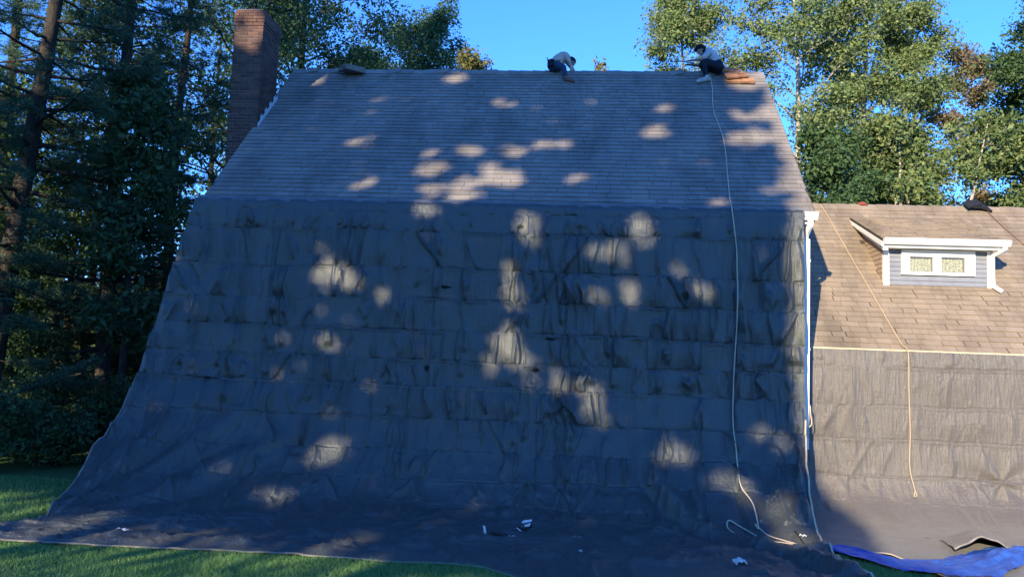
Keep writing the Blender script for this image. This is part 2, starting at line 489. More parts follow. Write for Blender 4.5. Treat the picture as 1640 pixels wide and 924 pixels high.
# ------------------------------------------------------------------ side wing with dormer
YWE, ZWE, ZWR = 15.095, 3.102, 6.496
WX0, WX1 = XR-.11, 12.6
wing = empty('house_wing', (8.2, 18.5, 0), 'low sunlit side wing with tan shingle roof and a small white trimmed dormer', 'house')
wth = math.atan2(ZWR-ZWE, YR-YWE); wct, wst = math.cos(wth), math.sin(wth); WSL = math.hypot(ZWR-ZWE, YR-YWE)
YWB = 2*YR - YWE
MB().prism([(15.35, 0), (YWB-.25, 0), (YWB-.25, ZWE-.03), (YR, ZWR-.28), (15.35, ZWE-.03)], WX0+.05, WX1-.15).build('wall', M['wall'], wing)
wroof = MB().prism([(YWE, ZWE), (YR, ZWR), (YWB, ZWE), (YWB-.03, ZWE-.16), (YR, ZWR-.19), (YWE+.03, ZWE-.16)], WX0+.003, WX1).build('roof', M['deck'], wing)
DX0, DX1, DYF = 6.10, 8.21, 16.44            # dormer front wall
def keep(x, a):
    y = YWE + a*wct
    return not (DX0+.05 < x < DX1-.05 and 16.55 < y < 17.7)
lay_roof(wroof, M['shingle_wing'], WX0+.01, WX1, YWE-.03*wct, ZWE-.03*wst, wth, WSL, .150, .26, 11, keep, 300,
         rank=lambda c: (0 if c[1] < 9.7 else 1000) + c[0])
x = WX0+.02
while x < WX1-.05:
    lift = .03*rr.random() if rr.random() > .6 else 0
    xe = min(x+.33, WX1); V = []
    for xx, dz in ((x, .014), (xe, lift)):
        for yy, zz in ((-.15, -.135), (0, .012), (.15, -.135), (-.145, -.155), (0, -.008), (.145, -.155)):
            V.append((xx, YR+yy, ZWR+.012+zz+dz))
    MB().add(V, [(0,1,7,6),(1,2,8,7),(3,9,10,4),(4,10,11,5),(0,3,4,1),(1,4,5,2),(6,7,10,9),(7,8,11,10),(0,6,9,3),(2,5,11,8)]).build('ridge_cap', M['shingle_wing'], wroof)
    x += .3
def wrz(y): return ZWE + (y-YWE)*(ZWR-ZWE)/(YR-YWE)
ZDB = wrz(DYF)                                # 4.43 dormer foot
dorm = MB().prism([(DYF+.05, ZDB-.1), (DYF+.05, 5.30), (17.75, 5.82), (17.75, wrz(17.75)-.1)], DX0+.03, DX1-.03).build('dormer', M['clap'], wing)
# front clapboards, each a board, left and right of the window and below it
ZTOP = 5.165
wx0, wx1, wz0, wz1 = 6.44, 7.868, 4.655, 5.10
zb = ZDB+.015; bhgt = .0935
k = 0
while zb < ZTOP-.02:
    zt = min(zb+bhgt, ZTOP-.003)
    segs = [(DX0+.105, DX1-.105)] if zt <= wz0+.02 else [(DX0+.105, wx0-.002), (wx1+.002, DX1-.105)]
    for a, b in segs:
        MB().prism([(DYF-.012, zb), (DYF+.02, zb), (DYF+.02, zt-.001), (DYF+.008, zt-.001)], a, b).build('clapboard', M['clap'], dorm)
    zb += bhgt; k += 1
MB().box(DX0-.005, DX0+.10, DYF-.025, DYF+.05, ZDB-.02, ZTOP).build('corner_board', M['white'], dorm)
MB().box(DX1-.10, DX1+.005, DYF-.025, DYF+.05, ZDB-.02, ZTOP).build('corner_board', M['white'], dorm)
MB().box(DX0-.004, DX1+.004, DYF-.028, DYF+.05, ZTOP+.002, 5.275).build('frieze_board', M['white'], dorm)
# dormer roof, shed slope, with shingles
DRX0, DRX1, DYE, DZE = 5.98, 8.36, 16.17, 5.335
DYT = 18.12; DZT = wrz(DYT)+.03
dth = math.atan2(DZT-DZE, DYT-DYE)
droof = MB().prism([(DYE, DZE), (DYT+.15, DZT+.05), (DYT+.15, DZT-.08), (DYE, DZE-.045)], DRX0, DRX1).build('dormer_roof', M['deck'], wing)
lay_roof(droof, M['shingle_wing'], DRX0-.01, DRX1+.01, DYE-.03, DZE+.004, dth, math.hypot(DYT-DYE, DZT-DZE)+.05, .157, .30, 21, None, 200)
# rake trim left and right: two stepped boards
for xa, xb in ((DRX0-.02, DRX0-.001), (DRX1+.001, DRX1+.02)):
    MB().prism([(DYE-.01, DZE-.05), (DYT, DZT-.05), (DYT-.12, DZT-.17), (DYE-.01, DZE-.15)], xa, xb).build('rake_board', M['white'], dorm)
for xa, xb in ((DRX0+.0, DX0-.003), (DX1+.003, DRX1-.0)):
    MB().prism([(DYE+.02, DZE-.155), (DYT-.16, DZT-.19), (DYT-.3, DZT-.30), (DYE+.02, DZE-.22)], xa+.02, xb).build('soffit', M['white'], dorm)
MB().box(DRX0+.02, DRX1-.02, DYE+.03, DYF-.03, DZE-.135, DZE-.115).build('soffit', M['white'], dorm)
gt = MB().prism([(DYE-.13, DZE+.012), (DYE-.002, DZE+.012), (DYE-.002, DZE-.105), (DYE-.08, DZE-.112), (DYE-.135, DZE-.045)], DRX0+.01, DRX1+.03).build('gutter', M['white'], dorm)
MB().box(DRX0+.01, DRX1-.03, DYE+.0, DYE+.028, DZE-.17, DZE-.05).build('fascia', M['white'], dorm)
dd = MB()
dd.tube(spline([(DRX1-.07, DYE-.07, DZE-.10), (DRX1-.08, DYE-.05, DZE-.17), (DX1-.02, DYF-.08, DZE-.27), (DX1-.02, DYF-.07, DZE-.36), (DX1-.02, DYF-.07, ZDB+.08), (DX1+.01, DYF-.11, ZDB+.0), (DX1+.09, DYF-.20, ZDB-.09)], 5), .042, 6)
dd.build('downspout', M['white'], dorm)
# cheek wall of lapped cedar boards (left) and right
for xa, s in ((DX0-.002, -1), (DX1+.002, 1)):
    z = ZDB+.06
    while z < 5.62:
        yb = YWE + (z - ZWE)*(YR-YWE)/(ZWR-ZWE)
        ya = DYF+.052
        zl = z+.098
        yc = YWE + (zl - ZWE)*(YR-YWE)/(ZWR-ZWE)
        # top limit by dormer roof
        def rz(y): return DZE-.17+(y-DYE)*math.tan(dth)
        y0 = ya
        if zl > rz(ya): y0 = DYE + (zl-(DZE-.17))/math.tan(dth)
        if yc - y0 > .04:
            V = []
            for (yy, zz, o) in ((y0, z, .016), (yb, z, .016), (yc, zl-.002, .004), (y0, zl-.002, .004)):
                V.append((xa+s*o, yy, zz))
            for (yy, zz) in ((y0, z), (yb, z), (yc, zl-.002), (y0, zl-.002)):
                V.append((xa-s*.01, yy, zz))
            MB().add(V, [(0,1,2,3),(4,7,6,5),(0,4,5,1),(1,5,6,2),(2,6,7,3),(3,7,4,0)]).build('cheek_board', M['cedar'], dorm)
        z += .10
# window: frame, sash bars, panes, curtain
win = MB()
px = [wx0, 6.598, 7.059, 7.207, 7.676, wx1]; pz0, pz1 = 4.715, 5.028
yw0, yw1 = DYF-.045, DYF+.045
for a, b in ((px[0], px[1]), (px[2], px[3]), (px[4], px[5])): win.box(a, b, yw0, yw1, pz0, pz1)
win.box(wx0, wx1, yw0-.001, yw1, wz0, pz0-.0005); win.box(wx0, wx1, yw0-.001, yw1, pz1+.0005, wz1+.06)
window = win.build('window', M['white'], wing)
for a, b in ((px[1], px[2]), (px[3], px[4])):
    MB().box(a-.0, b+.0, DYF+.0, DYF+.006, pz0, pz1).build('pane', M['glass'], window)
    sash = MB()
    sash.box(a, a+.018, DYF-.012, DYF+.018, pz0, pz1); sash.box(b-.018, b, DYF-.012, DYF+.018, pz0, pz1)
    sash.box(a+.018, b-.018, DYF-.012, DYF+.018, pz0, pz0+.016); sash.box(a+.018, b-.018, DYF-.012, DYF+.018, pz1-.016, pz1)
    sash.build('sash', M['clap'], window)
    nx = 40; V = []; F = []
    for i in range(nx+1):
        xx = a + (b-a)*i/nx; yy = DYF+.030 + .005*math.sin(i*1.15)
        V += [(xx, yy, pz0), (xx, yy, pz1)]
    F = [(2*i, 2*i+2, 2*i+3, 2*i+1) for i in range(nx)]
    MB().add(V, F).build('curtain', M['curtain'], window, True)
MB().box(WX0+.05, WX1, YWE-.005, YWE+.02, ZWE-.18, ZWE-.03).build('fascia', M['white'], wing)

# ------------------------------------------------------------------ tarps
def vnoise(x, y, seed):
    """smooth value noise, numpy"""
    r = np.random.default_rng(seed); T = r.random((64, 64))
    xi = np.floor(x).astype(int); yi = np.floor(y).astype(int); fx = x-xi; fy = y-yi
    fx = fx*fx*(3-2*fx); fy = fy*fy*(3-2*fy)
    a = T[yi % 64, xi % 64]; b = T[yi % 64, (xi+1) % 64]; c = T[(yi+1) % 64, xi % 64]; d = T[(yi+1) % 64, (xi+1) % 64]
    return (a*(1-fx)+b*fx)*(1-fy)+(c*(1-fx)+d*fx)*fy*1.0
def fbm(x, y, seed, o=4):
    s = 0; a = .5; n = 0
    for i in range(o):
        s = s+a*(vnoise(x*2**i, y*2**i, seed+i)-.5); n += a; a *= .5
    return s/n*2
def band_folds(U, Vv, creases, seed, n, width, amp, tilt=.12, pleat=.035, pl_w=(.08, .34)):
    """wrinkles of a cloth folded in rows: broad pleats plus many narrow creases inside each row"""
    r = np.random.default_rng(seed); D = np.zeros_like(U); umin, umax = U.min(), U.max()
    gl = np.sort(r.uniform(umin, umax, n)); ga = r.choice((1, 1, 1, 1, -.6), n)*r.uniform(*amp, n); gw = r.uniform(*width, n)
    kx = [umin-.6]
    while kx[-1] < umax+.6: kx.append(kx[-1]+r.uniform(*pl_w))
    kx = np.array(kx); kh = r.normal(0, 1, len(kx))*pleat
    nb_ = len(creases)
    rows_c = [(.7*kh+.15*pleat*r.normal(0, 1, len(kx))) for _ in range(nb_)]
    rows_x = [np.sort(kx + r.normal(0, .03, len(kx))) for _ in range(nb_)]
    rows_m = [(.75*kh + .5*pleat*r.normal(0, 1, len(kx))) for _ in range(nb_)]
    lean = .30*fbm(U*.45, Vv*.25, seed+300)
    u0 = U[0]
    lines = [c + .06*fbm(u0*.3, u0*0+i*3.1, seed+50) + .035*fbm(u0*1.4, u0*0+i*1.7, seed+70) for i, c in enumerate(creases)]
    vcol = Vv[:, 0]
    for i in range(nb_-1):
        a, b = lines[i][None], lines[i+1][None]
        i0, i1 = np.searchsorted(vcol, creases[i]-.12), np.searchsorted(vcol, creases[i+1]+.12)
        if i1-i0 < 2: continue
        Us, Vs = U[i0:i1], Vv[i0:i1]
        t = (Vs-a)/np.maximum(b-a, .05); inside = (t >= 0) & (t < 1); tt = np.clip(t, 0, 1)
        xq = Us - lean[i0:i1]*(Vs-creases[i]-.3)
        ca, cb_ = np.interp(xq, kx, rows_c[i]), np.interp(xq, kx, rows_c[i+1]); mm = np.interp(xq, rows_x[i], rows_m[i])
        calm = np.clip(.6+1.0*fbm(Us*.35, Us*0+i*2.3, seed+400), .25, 1.1)
        e = np.sin(math.pi*tt)**.8
        bump = (ca*(1-tt)+cb_*tt)*(1-e) + calm*mm*e
        cs = [(c+r.normal(0, .03), A, w) for c, A, w in zip(gl, ga, gw) if r.random() > .15]
        cs += [(r.uniform(umin, umax), r.uniform(*amp), r.uniform(*width)) for _ in range(int(n*.7))]
        lo_, hi_ = np.minimum(Us[0], Us[-1]), np.maximum(Us[0], Us[-1])
        for c, A, w in cs:
            sl = r.normal(0, tilt)
            if r.random() < .05: sl = r.choice((-1, 1))*r.uniform(.35, .8)
            s0 = r.uniform(-.1, .35) if r.random() < .35 else -.2; s1 = r.uniform(.65, 1.1) if r.random() < .35 else 1.2
            bend = r.normal(0, .02); k = r.uniform(.4, .9); fl = r.random() < .5
            js = np.nonzero((lo_ < c+.55) & (hi_ > c-.55))[0]
            if len(js) < 2: continue
            j0, j1 = js[0], js[-1]+1
            T = tt[:, j0:j1]
            d = Us[:, j0:j1] - (c + sl*(Vs[:, j0:j1]-creases[i]-.3) + bend*np.sin(T*math.pi*2))
            if fl: d = -d
            wv = w*(.55+.75*np.sin(math.pi*np.clip(T, .05, .95)))
            env = np.clip((T-s0)/.2, 0, 1)*np.clip((s1-T)/.2, 0, 1)
            prof = np.where(d < 0, np.exp(-np.abs(d/wv)), np.exp(-np.abs(d/(wv*k))**1.6))
            bump[:, j0:j1] += A*prof*env
        D[i0:i1] += np.where(inside, bump, 0)
    for i, c in enumerate(lines[1:-1]):
        d = Vv-c[None]
        strong = np.clip(.6 + 1.2*fbm(u0*.6, u0*0+i*7.7, seed+200), .12, 1.1)[None]
        D += strong*(-.016*np.exp(-(d/.013)**2) + .009*np.exp(-((d-.03)/.02)**2))
    return D
def grid_faces(nr, nc):
    idx = np.arange(nr*nc).reshape(nr, nc)
    return np.stack([idx[:-1, :-1], idx[:-1, 1:], idx[1:, 1:], idx[1:, :-1]], -1).reshape(-1, 4)

# --- main tarp: knots down the cloth: length, then left edge, middle, right edge points
tarp = empty('tarp', (-1.7, 13.0, 0), 'huge wrinkled black tarp hung from the main eave and spread over the lawn', 'tarp')
KL = [(-7.47, 14.22, 5.50), (-7.50, 14.17, 5.30), (-7.72, 14.08, 4.22), (-7.96, 13.80, 2.62), (-8.02, 13.50, 1.85), (-8.06, 13.00, 1.12), (-8.06, 12.30, .52), (-7.90, 11.55, .16), (-7.75, 10.95, .04), (-8.1, 10.45, .02), (-8.6, 9.88, .02)]
KM = [(-1.7, 14.22, 5.50), (-1.7, 14.17, 5.30), (-1.75, 14.12, 4.22), (-1.8, 14.02, 2.62), (-1.8, 13.93, 1.85), (-1.85, 13.77, 1.12), (-1.9, 13.45, .50), (-1.9, 13.05, .12), (-1.9, 12.55, .03), (-1.95, 11.4, .02), (-2.0, 10.07, .02)]
KR = [(3.89, 14.22, 5.50), (3.89, 14.17, 5.30), (3.89, 14.12, 4.22), (3.88, 14.06, 2.62), (3.88, 13.98, 1.85), (3.81, 13.70, 1.20), (3.74, 13.2, .62), (3.70, 12.6, .18), (3.68, 12.1, .04), (3.64, 11.0, .02), (3.62, 9.3, .02)]
def rows_from(K, m):
    P = np.array([tuple(p) for p in spline(K, 40)])
    return P
PL, PM, PR = (rows_from(K, 40) for K in (KL, KM, KR))
seg = np.r_[0, np.cumsum(np.linalg.norm(np.diff(PM, axis=0), axis=1))]
LT = seg[-1]
vrow = np.concatenate([np.linspace(0, 6.2, 430, endpoint=False), np.linspace(6.2, LT, 90)])
def samp(P): return np.stack([np.interp(vrow, seg, P[:, i]) for i in range(3)], -1)
PLs, PMs, PRs = samp(PL), samp(PM), samp(PR)
NC = 720
s = np.linspace(-1, 1, NC)
# quadratic blend keeps the middle broad: weight of edges rises near the ends
wl_ = np.clip(-s, 0, 1)**1.7; wr_ = np.clip(s, 0, 1)**1.7
X = np.where(s < 0, PMs[:, :1] + (PMs[:, :1]-PLs[:, :1])*s, PMs[:, :1] + (PRs[:, :1]-PMs[:, :1])*s)
Y = PMs[:, 1:2]*(1-wl_-wr_) + PLs[:, 1:2]*wl_ + PRs[:, 1:2]*wr_
Z = PMs[:, 2:3]*(1-wl_-wr_) + PLs[:, 2:3]*wl_ + PRs[:, 2:3]*wr_
V2 = np.repeat(vrow[:, None], NC, 1); U2 = X
creases = [0.0, .20, .58, 1.28, 1.86, 2.42, 2.95, 3.42, 3.98, 4.55, 5.08, 5.55, 6.1]
hang = np.clip((6.3-V2)/.7, 0, 1)
D = band_folds(U2, V2, creases, 31, 54, (.02, .07), (.018, .072), .09)*hang*np.clip(V2/.55, .25, 1)
D += .05*fbm(U2*.35, V2*.3, 5)*np.clip(V2/.8, 0, 1)*hang
D += .018*fbm(U2*1.6, V2*.5, 15)*np.clip(V2/.3, 0, 1)
# fan of drag folds at the lower left
q = (U2+8.3) + (V2-6.1)*.95
rad = np.hypot(U2+8.6, (V2-6.6)*1.0); ang = np.arctan2(6.6-V2, U2+8.6)
fan = np.exp(-((V2-4.9)/1.0)**2)*np.exp(-((U2+6.2)/1.9)**2)
D += fan*(.075*np.sin(ang*26+2.0*fbm(rad*.8, ang*3, 9)) + .08*fbm(ang*9, rad*.4, 19))
# long fold running to the lower right
lx = np.interp(V2, [4.3, 5.0, 5.6, 6.2, 7.0, 8.0], [1.0, 1.2, 1.65, 2.25, 2.9, 3.5])
fd = (U2-lx); fe = np.clip((V2-4.2)/.9, 0, 1)*np.clip((8.6-V2)/.6, 0, 1)
D += fe*(.13*np.exp(-((fd-.16)/.17)**2) - .06*np.exp(-((fd+.12)/.14)**2))
# normals of base sheet
dY = np.gradient(Y, axis=0); dZ = np.gradient(Z, axis=0); nl = np.hypot(dY, dZ)+1e-9
NY, NZ = dZ/nl, -dY/nl                      # outward: towards viewer / up
flip = np.where(NZ < 0, 1, 1)
Yf = Y + NY*D; Zf = Z + NZ*D
onground = np.clip((V2-5.4)/.7, 0, 1)
gr = .06*np.clip(fbm(U2*1.3, V2*1.5, 33)+.1, -.3, 1) + .09*(1-np.abs(fbm(U2*.55+V2*.6, V2*1.1-U2*.2, 41)))**7 + .075*(1-np.abs(fbm(U2*.9-V2*.7, V2*1.3+U2*.4, 43)))**9 + .05*(1-np.abs(fbm(U2*2.1, V2*2.6, 44)))**8
Zf = Zf + onground*gr*.75*(1-.75*np.clip((V2-(LT-.35))/.35, 0, 1))
front = np.clip((V2-(LT-.5))/.5, 0, 1)
Zf += front*(-.03 + .02*np.abs(fbm(U2*1.1, V2*2, 47)) + .05*np.exp(-((U2+2.6)/.8)**2)*np.sin(np.clip(front, 0, 1)*3.14))
Yf += front*(.10*fbm(U2*.6, U2*0, 53)+.05*fbm(U2*2.2, U2*0, 55))
# the right part of the front edge runs nearer to the viewer
Yf -= front*np.clip((U2+1.2)/2.0, 0, 1)*1.3
Zf = np.maximum(Zf, .012)
Vt = np.stack([X, Yf, Zf], -1)
me = np_mesh('sheet', Vt.reshape(-1, 3), grid_faces(len(vrow), NC)[:, ::-1], True); me.materials.append(M['tarp'])
sheet = link_keep(bpy.data.objects.new('sheet', me), tarp)
# hems: corded edges of the cloth
def edge(pts, r, name, par, mat, dz=0, step=3):
    MB().tube([(p[0], p[1], p[2]+dz) for p in pts[::step]], r, 5).build(name, mat, par, True)
edge(Vt[-1, :], .014, 'hem_cord', sheet, M['hem'], .006)
edge(Vt[255:, 0], .014, 'hem_cord', sheet, M['hem'])
i0 = int(np.argmin(np.abs(vrow-3.75)))
edge(Vt[i0:, -1], .017, 'hem_cord', sheet, M['rope'], .008)
# seam cord across the tarp and the folded top band
iz = [int(np.argmin(np.abs(vrow-(3.44+.0*k)))) for k in range(1)][0]
sp = Vt[iz, 12:-6]; sp = sp.copy(); sp[:, 1] -= .012; sp[:, 2] += .02*np.sin(sp[:, 0]*.5)
MB().tube([tuple(p) for p in sp[:520:4]], .006, 4).build('seam_cord', M['hem'], sheet, True)
tb = MB(); n = 90
for i in range(n+1):
    xx = -7.44 + 11.36*i/n; w = .075+.055*i/n + .012*math.sin(i*.9)+.008*math.sin(i*2.3)
    y0 = 14.245+.01*math.sin(i*1.7)
    tb.v += [(xx, y0+.10, ZE+.062), (xx, y0-.015, ZE+.012), (xx, y0-.045, ZE-w)]
for i in range(n):
    a = 3*i; tb.f += [(a, a+3, a+4, a+1), (a+1, a+4, a+5, a+2)]
tb.build('top_band', m_plain('tarp_top_band', (.15, .15, .155), .6, .3, .2, 5), tarp, True)
# a few rips in the cloth, dark flaps
def rip(x, v, w, h):
    ir = int(np.argmin(np.abs(vrow-v))); ic = int(np.argmin(np.abs(X[ir]-x)))
    p = Vt[ir, ic]; m = MB(); r = random.Random(int(x*100)+7)
    k = 9; top = []; bot = []
    for i in range(k):
        t = i/(k-1); e = math.sin(math.pi*t)
        top.append((p[0]+(t-.5)*w, p[1]-.022-.03*e, p[2]+h*.5*e*(.6+.6*r.random())))
        bot.append((p[0]+(t-.5)*w, p[1]-.015, p[2]-h*.5*e*(.6+.6*r.random())))
    m.add(top+bot, [(i, i+1, k+i+1, k+i) for i in range(k-1)])
    m.build('torn_flap', M['black'], sheet)
for a in ((-6.75, 3.43, .55, .04), (-2.53, 1.62, .3, .05), (-.55, 2.5, .22, .05), (-.8, 3.06, .14, .10), (-2.75, 3.1, .1, .13)): rip(*a)

# --- wing tarp
wt = empty('tarp', (7.8, 14.0, 0), 'sunlit brownish black tarp hung below the roof of the side wing', 'tarp')
K = [(4, 14.99, 3.06), (4, 14.96, 2.7), (4, 14.93, 1.9), (4, 14.90, 1.2), (4, 14.82, .62), (4, 14.55, .28), (4, 14.0, .06), (4, 13.2, .025), (4, 12.2, .02), (4, 10.6, .02)]
P = np.array([tuple(p) for p in spline(K, 30)]); sg = np.r_[0, np.cumsum(np.linalg.norm(np.diff(P, axis=0), axis=1))]
vr = np.concatenate([np.linspace(0, 3.2, 230, endpoint=False), np.linspace(3.2, sg[-1], 60)])
xs = np.linspace(3.84, 12.4, 300)
Uw, Vw = np.meshgrid(xs, vr)
Yw = np.interp(Vw, sg, P[:, 1]); Zw = np.interp(Vw, sg, P[:, 2])
Dw = band_folds(Uw, Vw, [0, .32, 1.02, 1.62, 2.25, 2.75, 3.3], 77, 40, (.02, .06), (.006, .022), .12, .016, (.10, .42))*np.clip((3.4-Vw)/.5, 0, 1)
Dw += .03*fbm(Uw*.4, Vw*.4, 61)*np.clip(Vw/.5, 0, 1) + .008*fbm(Uw*2.5, Vw*1.2, 62)
# star of drag folds where a stake pulls the cloth
a2 = np.arctan2(Vw-2.27, Uw-7.55); r2 = np.hypot(Vw-2.27, Uw-7.55)
Dw += .03*np.exp(-(r2/.6)**2)*np.sin(a2*5+1)*np.clip(r2/.1, 0, 1)
dY = np.gradient(Yw, axis=0); dZ = np.gradient(Zw, axis=0); nl = np.hypot(dY, dZ)+1e-9
Yq = Yw+dZ/nl*Dw; Zq = Zw-dY/nl*Dw
og = np.clip((Vw-3.1)/.4, 0, 1); Zq += og*(.04*np.abs(fbm(Uw*1.2, Vw*1.6, 66))+.03*np.clip(fbm(Uw*.5, Vw, 67), 0, 1))
Yq += np.clip((Vw-(sg[-1]-.4))/.4, 0, 1)*(.14*fbm(Uw*.8, Uw*0, 68) + .0)
flat_ = np.clip((12.95-Yq)/.2, 0, 1); Zq = Zq*(1-flat_) + .019*flat_
cut = np.clip((4.95-Uw)/.35, 0, 1); Yq = np.where(Yq < 12.25, Yq + cut*(12.25-Yq)*.98, Yq)
Zq = np.maximum(Zq, .016)
Vq = np.stack([Uw, Yq, Zq], -1)
me = np_mesh('sheet', Vq.reshape(-1, 3), grid_faces(len(vr), len(xs))[:, ::-1], True); me.materials.append(M['tarp_wing'])
wsheet = link_keep(bpy.data.objects.new('sheet', me), wt)
MB().tube([tuple(p) for p in Vq[-1, ::3]], .013, 5).build('hem_cord', M['rope'], wsheet, True)
MB().box(WX0+.1, WX1, YWE-.075, YWE-.045, ZWE-.048, ZWE-.012).build('batten', M['batten'], wt)
# raised fold of black cloth beside the blue tarp
fv = []; nfx, nfy = 60, 22
for j in range(nfy):
    for i in range(nfx):
        u, v = i/(nfx-1), j/(nfy-1)
        x = 5.62+2.6*u; y = 12.45 + .42*u + 1.0*v
        arch = math.exp(-((u-.17)/.14)**2)*.30 + .07*math.exp(-((u-.6)/.3)**2)
        z = .03 + arch*math.sin(math.pi*min(1, (.28+.72*v)))*(1-.3*v) + .012*math.sin(i*.9+j*.7)
        fv.append((x+.18*math.sin(v*2)-.16*v, y, max(.022, z)))
me = np_mesh('fold', fv, grid_faces(nfy, nfx), True); me.materials.append(M['tarp_wing'])
link_keep(bpy.data.objects.new('fold', me), wt)
MB().tube([Vector(fv[i])+Vector((0, -.008, .004)) for i in range(nfx)], .017, 5).build('hem_cord', M['hem'], wsheet, True)

# --- blue tarp
bx = [3.72, 3.95, 4.32, 4.55, 5.05, 5.6, 6.2, 6.6, 6.9, 7.6, 8.2]
by1 = [12.28, 12.45, 12.12, 11.72, 11.85, 12.25, 12.78, 12.95, 13.05, 13.1, 13.1]
by0 = [12.12, 11.70, 11.25, 11.05, 11.02, 11.15, 11.80, 12.25, 12.4, 12.6, 12.7]
nu, nv = 190, 46
ux = np.linspace(3.72, 8.2, nu); vv = np.linspace(0, 1, nv)
BX, BV = np.meshgrid(ux, vv)
BY = np.interp(ux, bx, by0)[None]*(1-BV) + np.interp(ux, bx, by1)[None]*BV
BZ = .028 + .045*np.abs(fbm(BX*2.2+BV, BV*5, 81)) + .03*np.abs(fbm(BX*5, BV*9, 82)) + .13*np.exp(-((BX-6.35)/.55)**2)*np.sin(BV*3.1416)*(.6+.9*fbm(BX*3, BV*4, 85)) + .03*np.sin(BV*3.1416)
BY = BY + .05*fbm(BX*3, BV*3, 87)
me = np_mesh('blue_tarp', np.stack([BX, BY, np.maximum(BZ, .024)], -1).reshape(-1, 3), grid_faces(nv, nu), True); me.materials.append(M['blue'])
bt = tag(link(bpy.data.objects.new('blue_tarp', me)), 'crumpled bright blue poly tarp lying on the ground before the side wing', 'tarp')

# ------------------------------------------------------------------ ropes
def on_tarp(x, v, out=.03):
    ir = int(np.argmin(np.abs(vrow-v))); ic = int(np.argmin(np.abs(X[ir]-x))); p = Vt[ir, ic]
    return Vector((p[0], p[1]-out*(1 if v < 5.6 else .1), p[2] + (out if v > 4.9 else .006)))
def gz(x, y):
    d = (Vt[..., 0]-x)**2 + (Vt[..., 1]-y)**2
    return float(Vt.reshape(-1, 3)[np.argmin(d), 2]) + .004
def rf(x, y, up=.035): return Vector((x, y-up*st, ZE+(y-YE)*(ZR-ZE)/(YR-YE)+up*ct))
def wf(x, y, up=.035): return Vector((x, y-up*wst, wrz(y)+up*wct))
def rope(name, label, pts, r, mat, m=6):
    o = MB().tube(spline(pts, m), r, 6).build(name, mat, None, True)
    return tag(o, label, 'rope')
pts = [rf(2.84, 18.38, .06), rf(2.83, 17.9), rf(2.74, 17.1), rf(2.80, 16.35), rf(2.79, 15.9), rf(2.71, 15.1), rf(2.66, 14.6), Vector((2.63, 14.24, 5.56)), on_tarp(2.64, .3, .06)]
pts += [on_tarp(2.64+.06*math.sin(v*1.1)+.018*(v-.3), v, .04) for v in np.arange(.8, 5.2, .35)]
pts += [on_tarp(2.82, 5.3, .035), on_tarp(2.83, 5.7, .03), *[Vector((x_, y_, gz(x_, y_)+.02)) for x_, y_ in ((2.80, 12.80), (2.92, 12.55), (3.12, 12.30), (3.26, 12.16), (3.22, 12.02), (3.0, 12.08), (2.78, 12.35), (2.52, 12.52), (2.36, 12.68), (2.40, 12.82), (2.58, 12.74), (2.76, 12.50), (2.88, 12.22), (2.93, 11.98))]]
rope('rope', 'tan rope running from the roofer in grey down roof and tarp to a coil', pts, .0105, M['rope'])
pts = [wf(5.42, 18.48, .05), wf(5.5, 18.2), wf(5.62, 17.3), wf(5.74, 16.5), wf(5.84, 15.8), wf(5.93, 15.2), Vector((5.965, 14.98, 3.10)), Vector((5.965, 14.90, 2.9)), Vector((5.95, 14.86, 2.3)), Vector((5.955, 14.83, 1.6)), Vector((5.93, 14.80, 1.0)), Vector((5.97, 14.72, .66)), Vector((6.0, 14.68, .52)), Vector((5.95, 14.66, .50)), Vector((5.97, 14.67, .60))]
rope('rope', 'thin rope left of the dormer hanging down over the side wing tarp', pts, .0095, m_plain('brown_rope', (.46, .35, .23), .85, .2, .2, 60))
rope('rope', 'thin dark rope crossing the wing roof above right of the dormer', [wf(9.05, 18.5, .05), wf(9.2, 18.0), wf(9.42, 17.4), wf(9.7, 16.6), wf(9.95, 15.9)], .009, m_plain('red_brown_rope', (.22, .12, .085), .85, .2, .2, 60))
rope('tie_cord', 'short looped tie cord hanging beside the foot of the downspout', [Vector((4.02, 14.50, 2.05)), Vector((4.09, 14.46, 2.02)), Vector((4.10, 14.44, 1.86)), Vector((4.11, 14.42, 1.70)), Vector((4.06, 14.42, 1.62)), Vector((4.05, 14.40, 1.45))], .010, M['rope'])

# ------------------------------------------------------------------ things on the roof
def roof_frame(x, y, up, rot, lean=0):
    """axes lying in the roof plane turned by rot"""
    ex = Vector((1, 0, 0)); ea = Vector((0, ct, st)); en = Vector((0, -st, ct))
    a = ex*math.cos(rot)+ea*math.sin(rot); b = -ex*math.sin(rot)+ea*math.cos(rot)
    return rf(x, y, up), a, b, en
bundle = empty('shingle_stack', rf(-5.83, 18.25, 0), 'flat grey brown stack of loose shingles lying diagonally near the left end of the ridge', 'shingles')
c0 = Vector((-5.83, 18.22, 9.56))
for k in range(4):
    rot = R(38) + R(rr.uniform(-4, 4)); a = Vector((math.cos(rot), math.sin(rot), .02)); b = Vector((-math.sin(rot), math.cos(rot), .12)); n3 = a.cross(b)
    MB().obox(c0 + n3*(-.045+.03*k) + a*rr.uniform(-.02, .02), a*.26, b*.24, n3*.0135).build('loose_shingle', M['shingle'], bundle)
pile = empty('wood_boards', rf(3.5, 18.15, 0), 'bare orange brown boards lying on the roof beside the roofer in grey', 'boards')
for k, (dx, dy, dn, L, w, rot) in enumerate(((3.50, 18.12, .07, .32, .10, -2), (3.44, 18.27, .085, .27, .08, 6), (3.40, 18.20, .15, .24, .11, 14), (3.33, 18.36, .17, .2, .1, -16))):
    p, a, b, en = roof_frame(dx, dy, dn, R(rot))
    MB().obox(p, a*L, b*w, en*.022).build('board', M['rust'], pile)
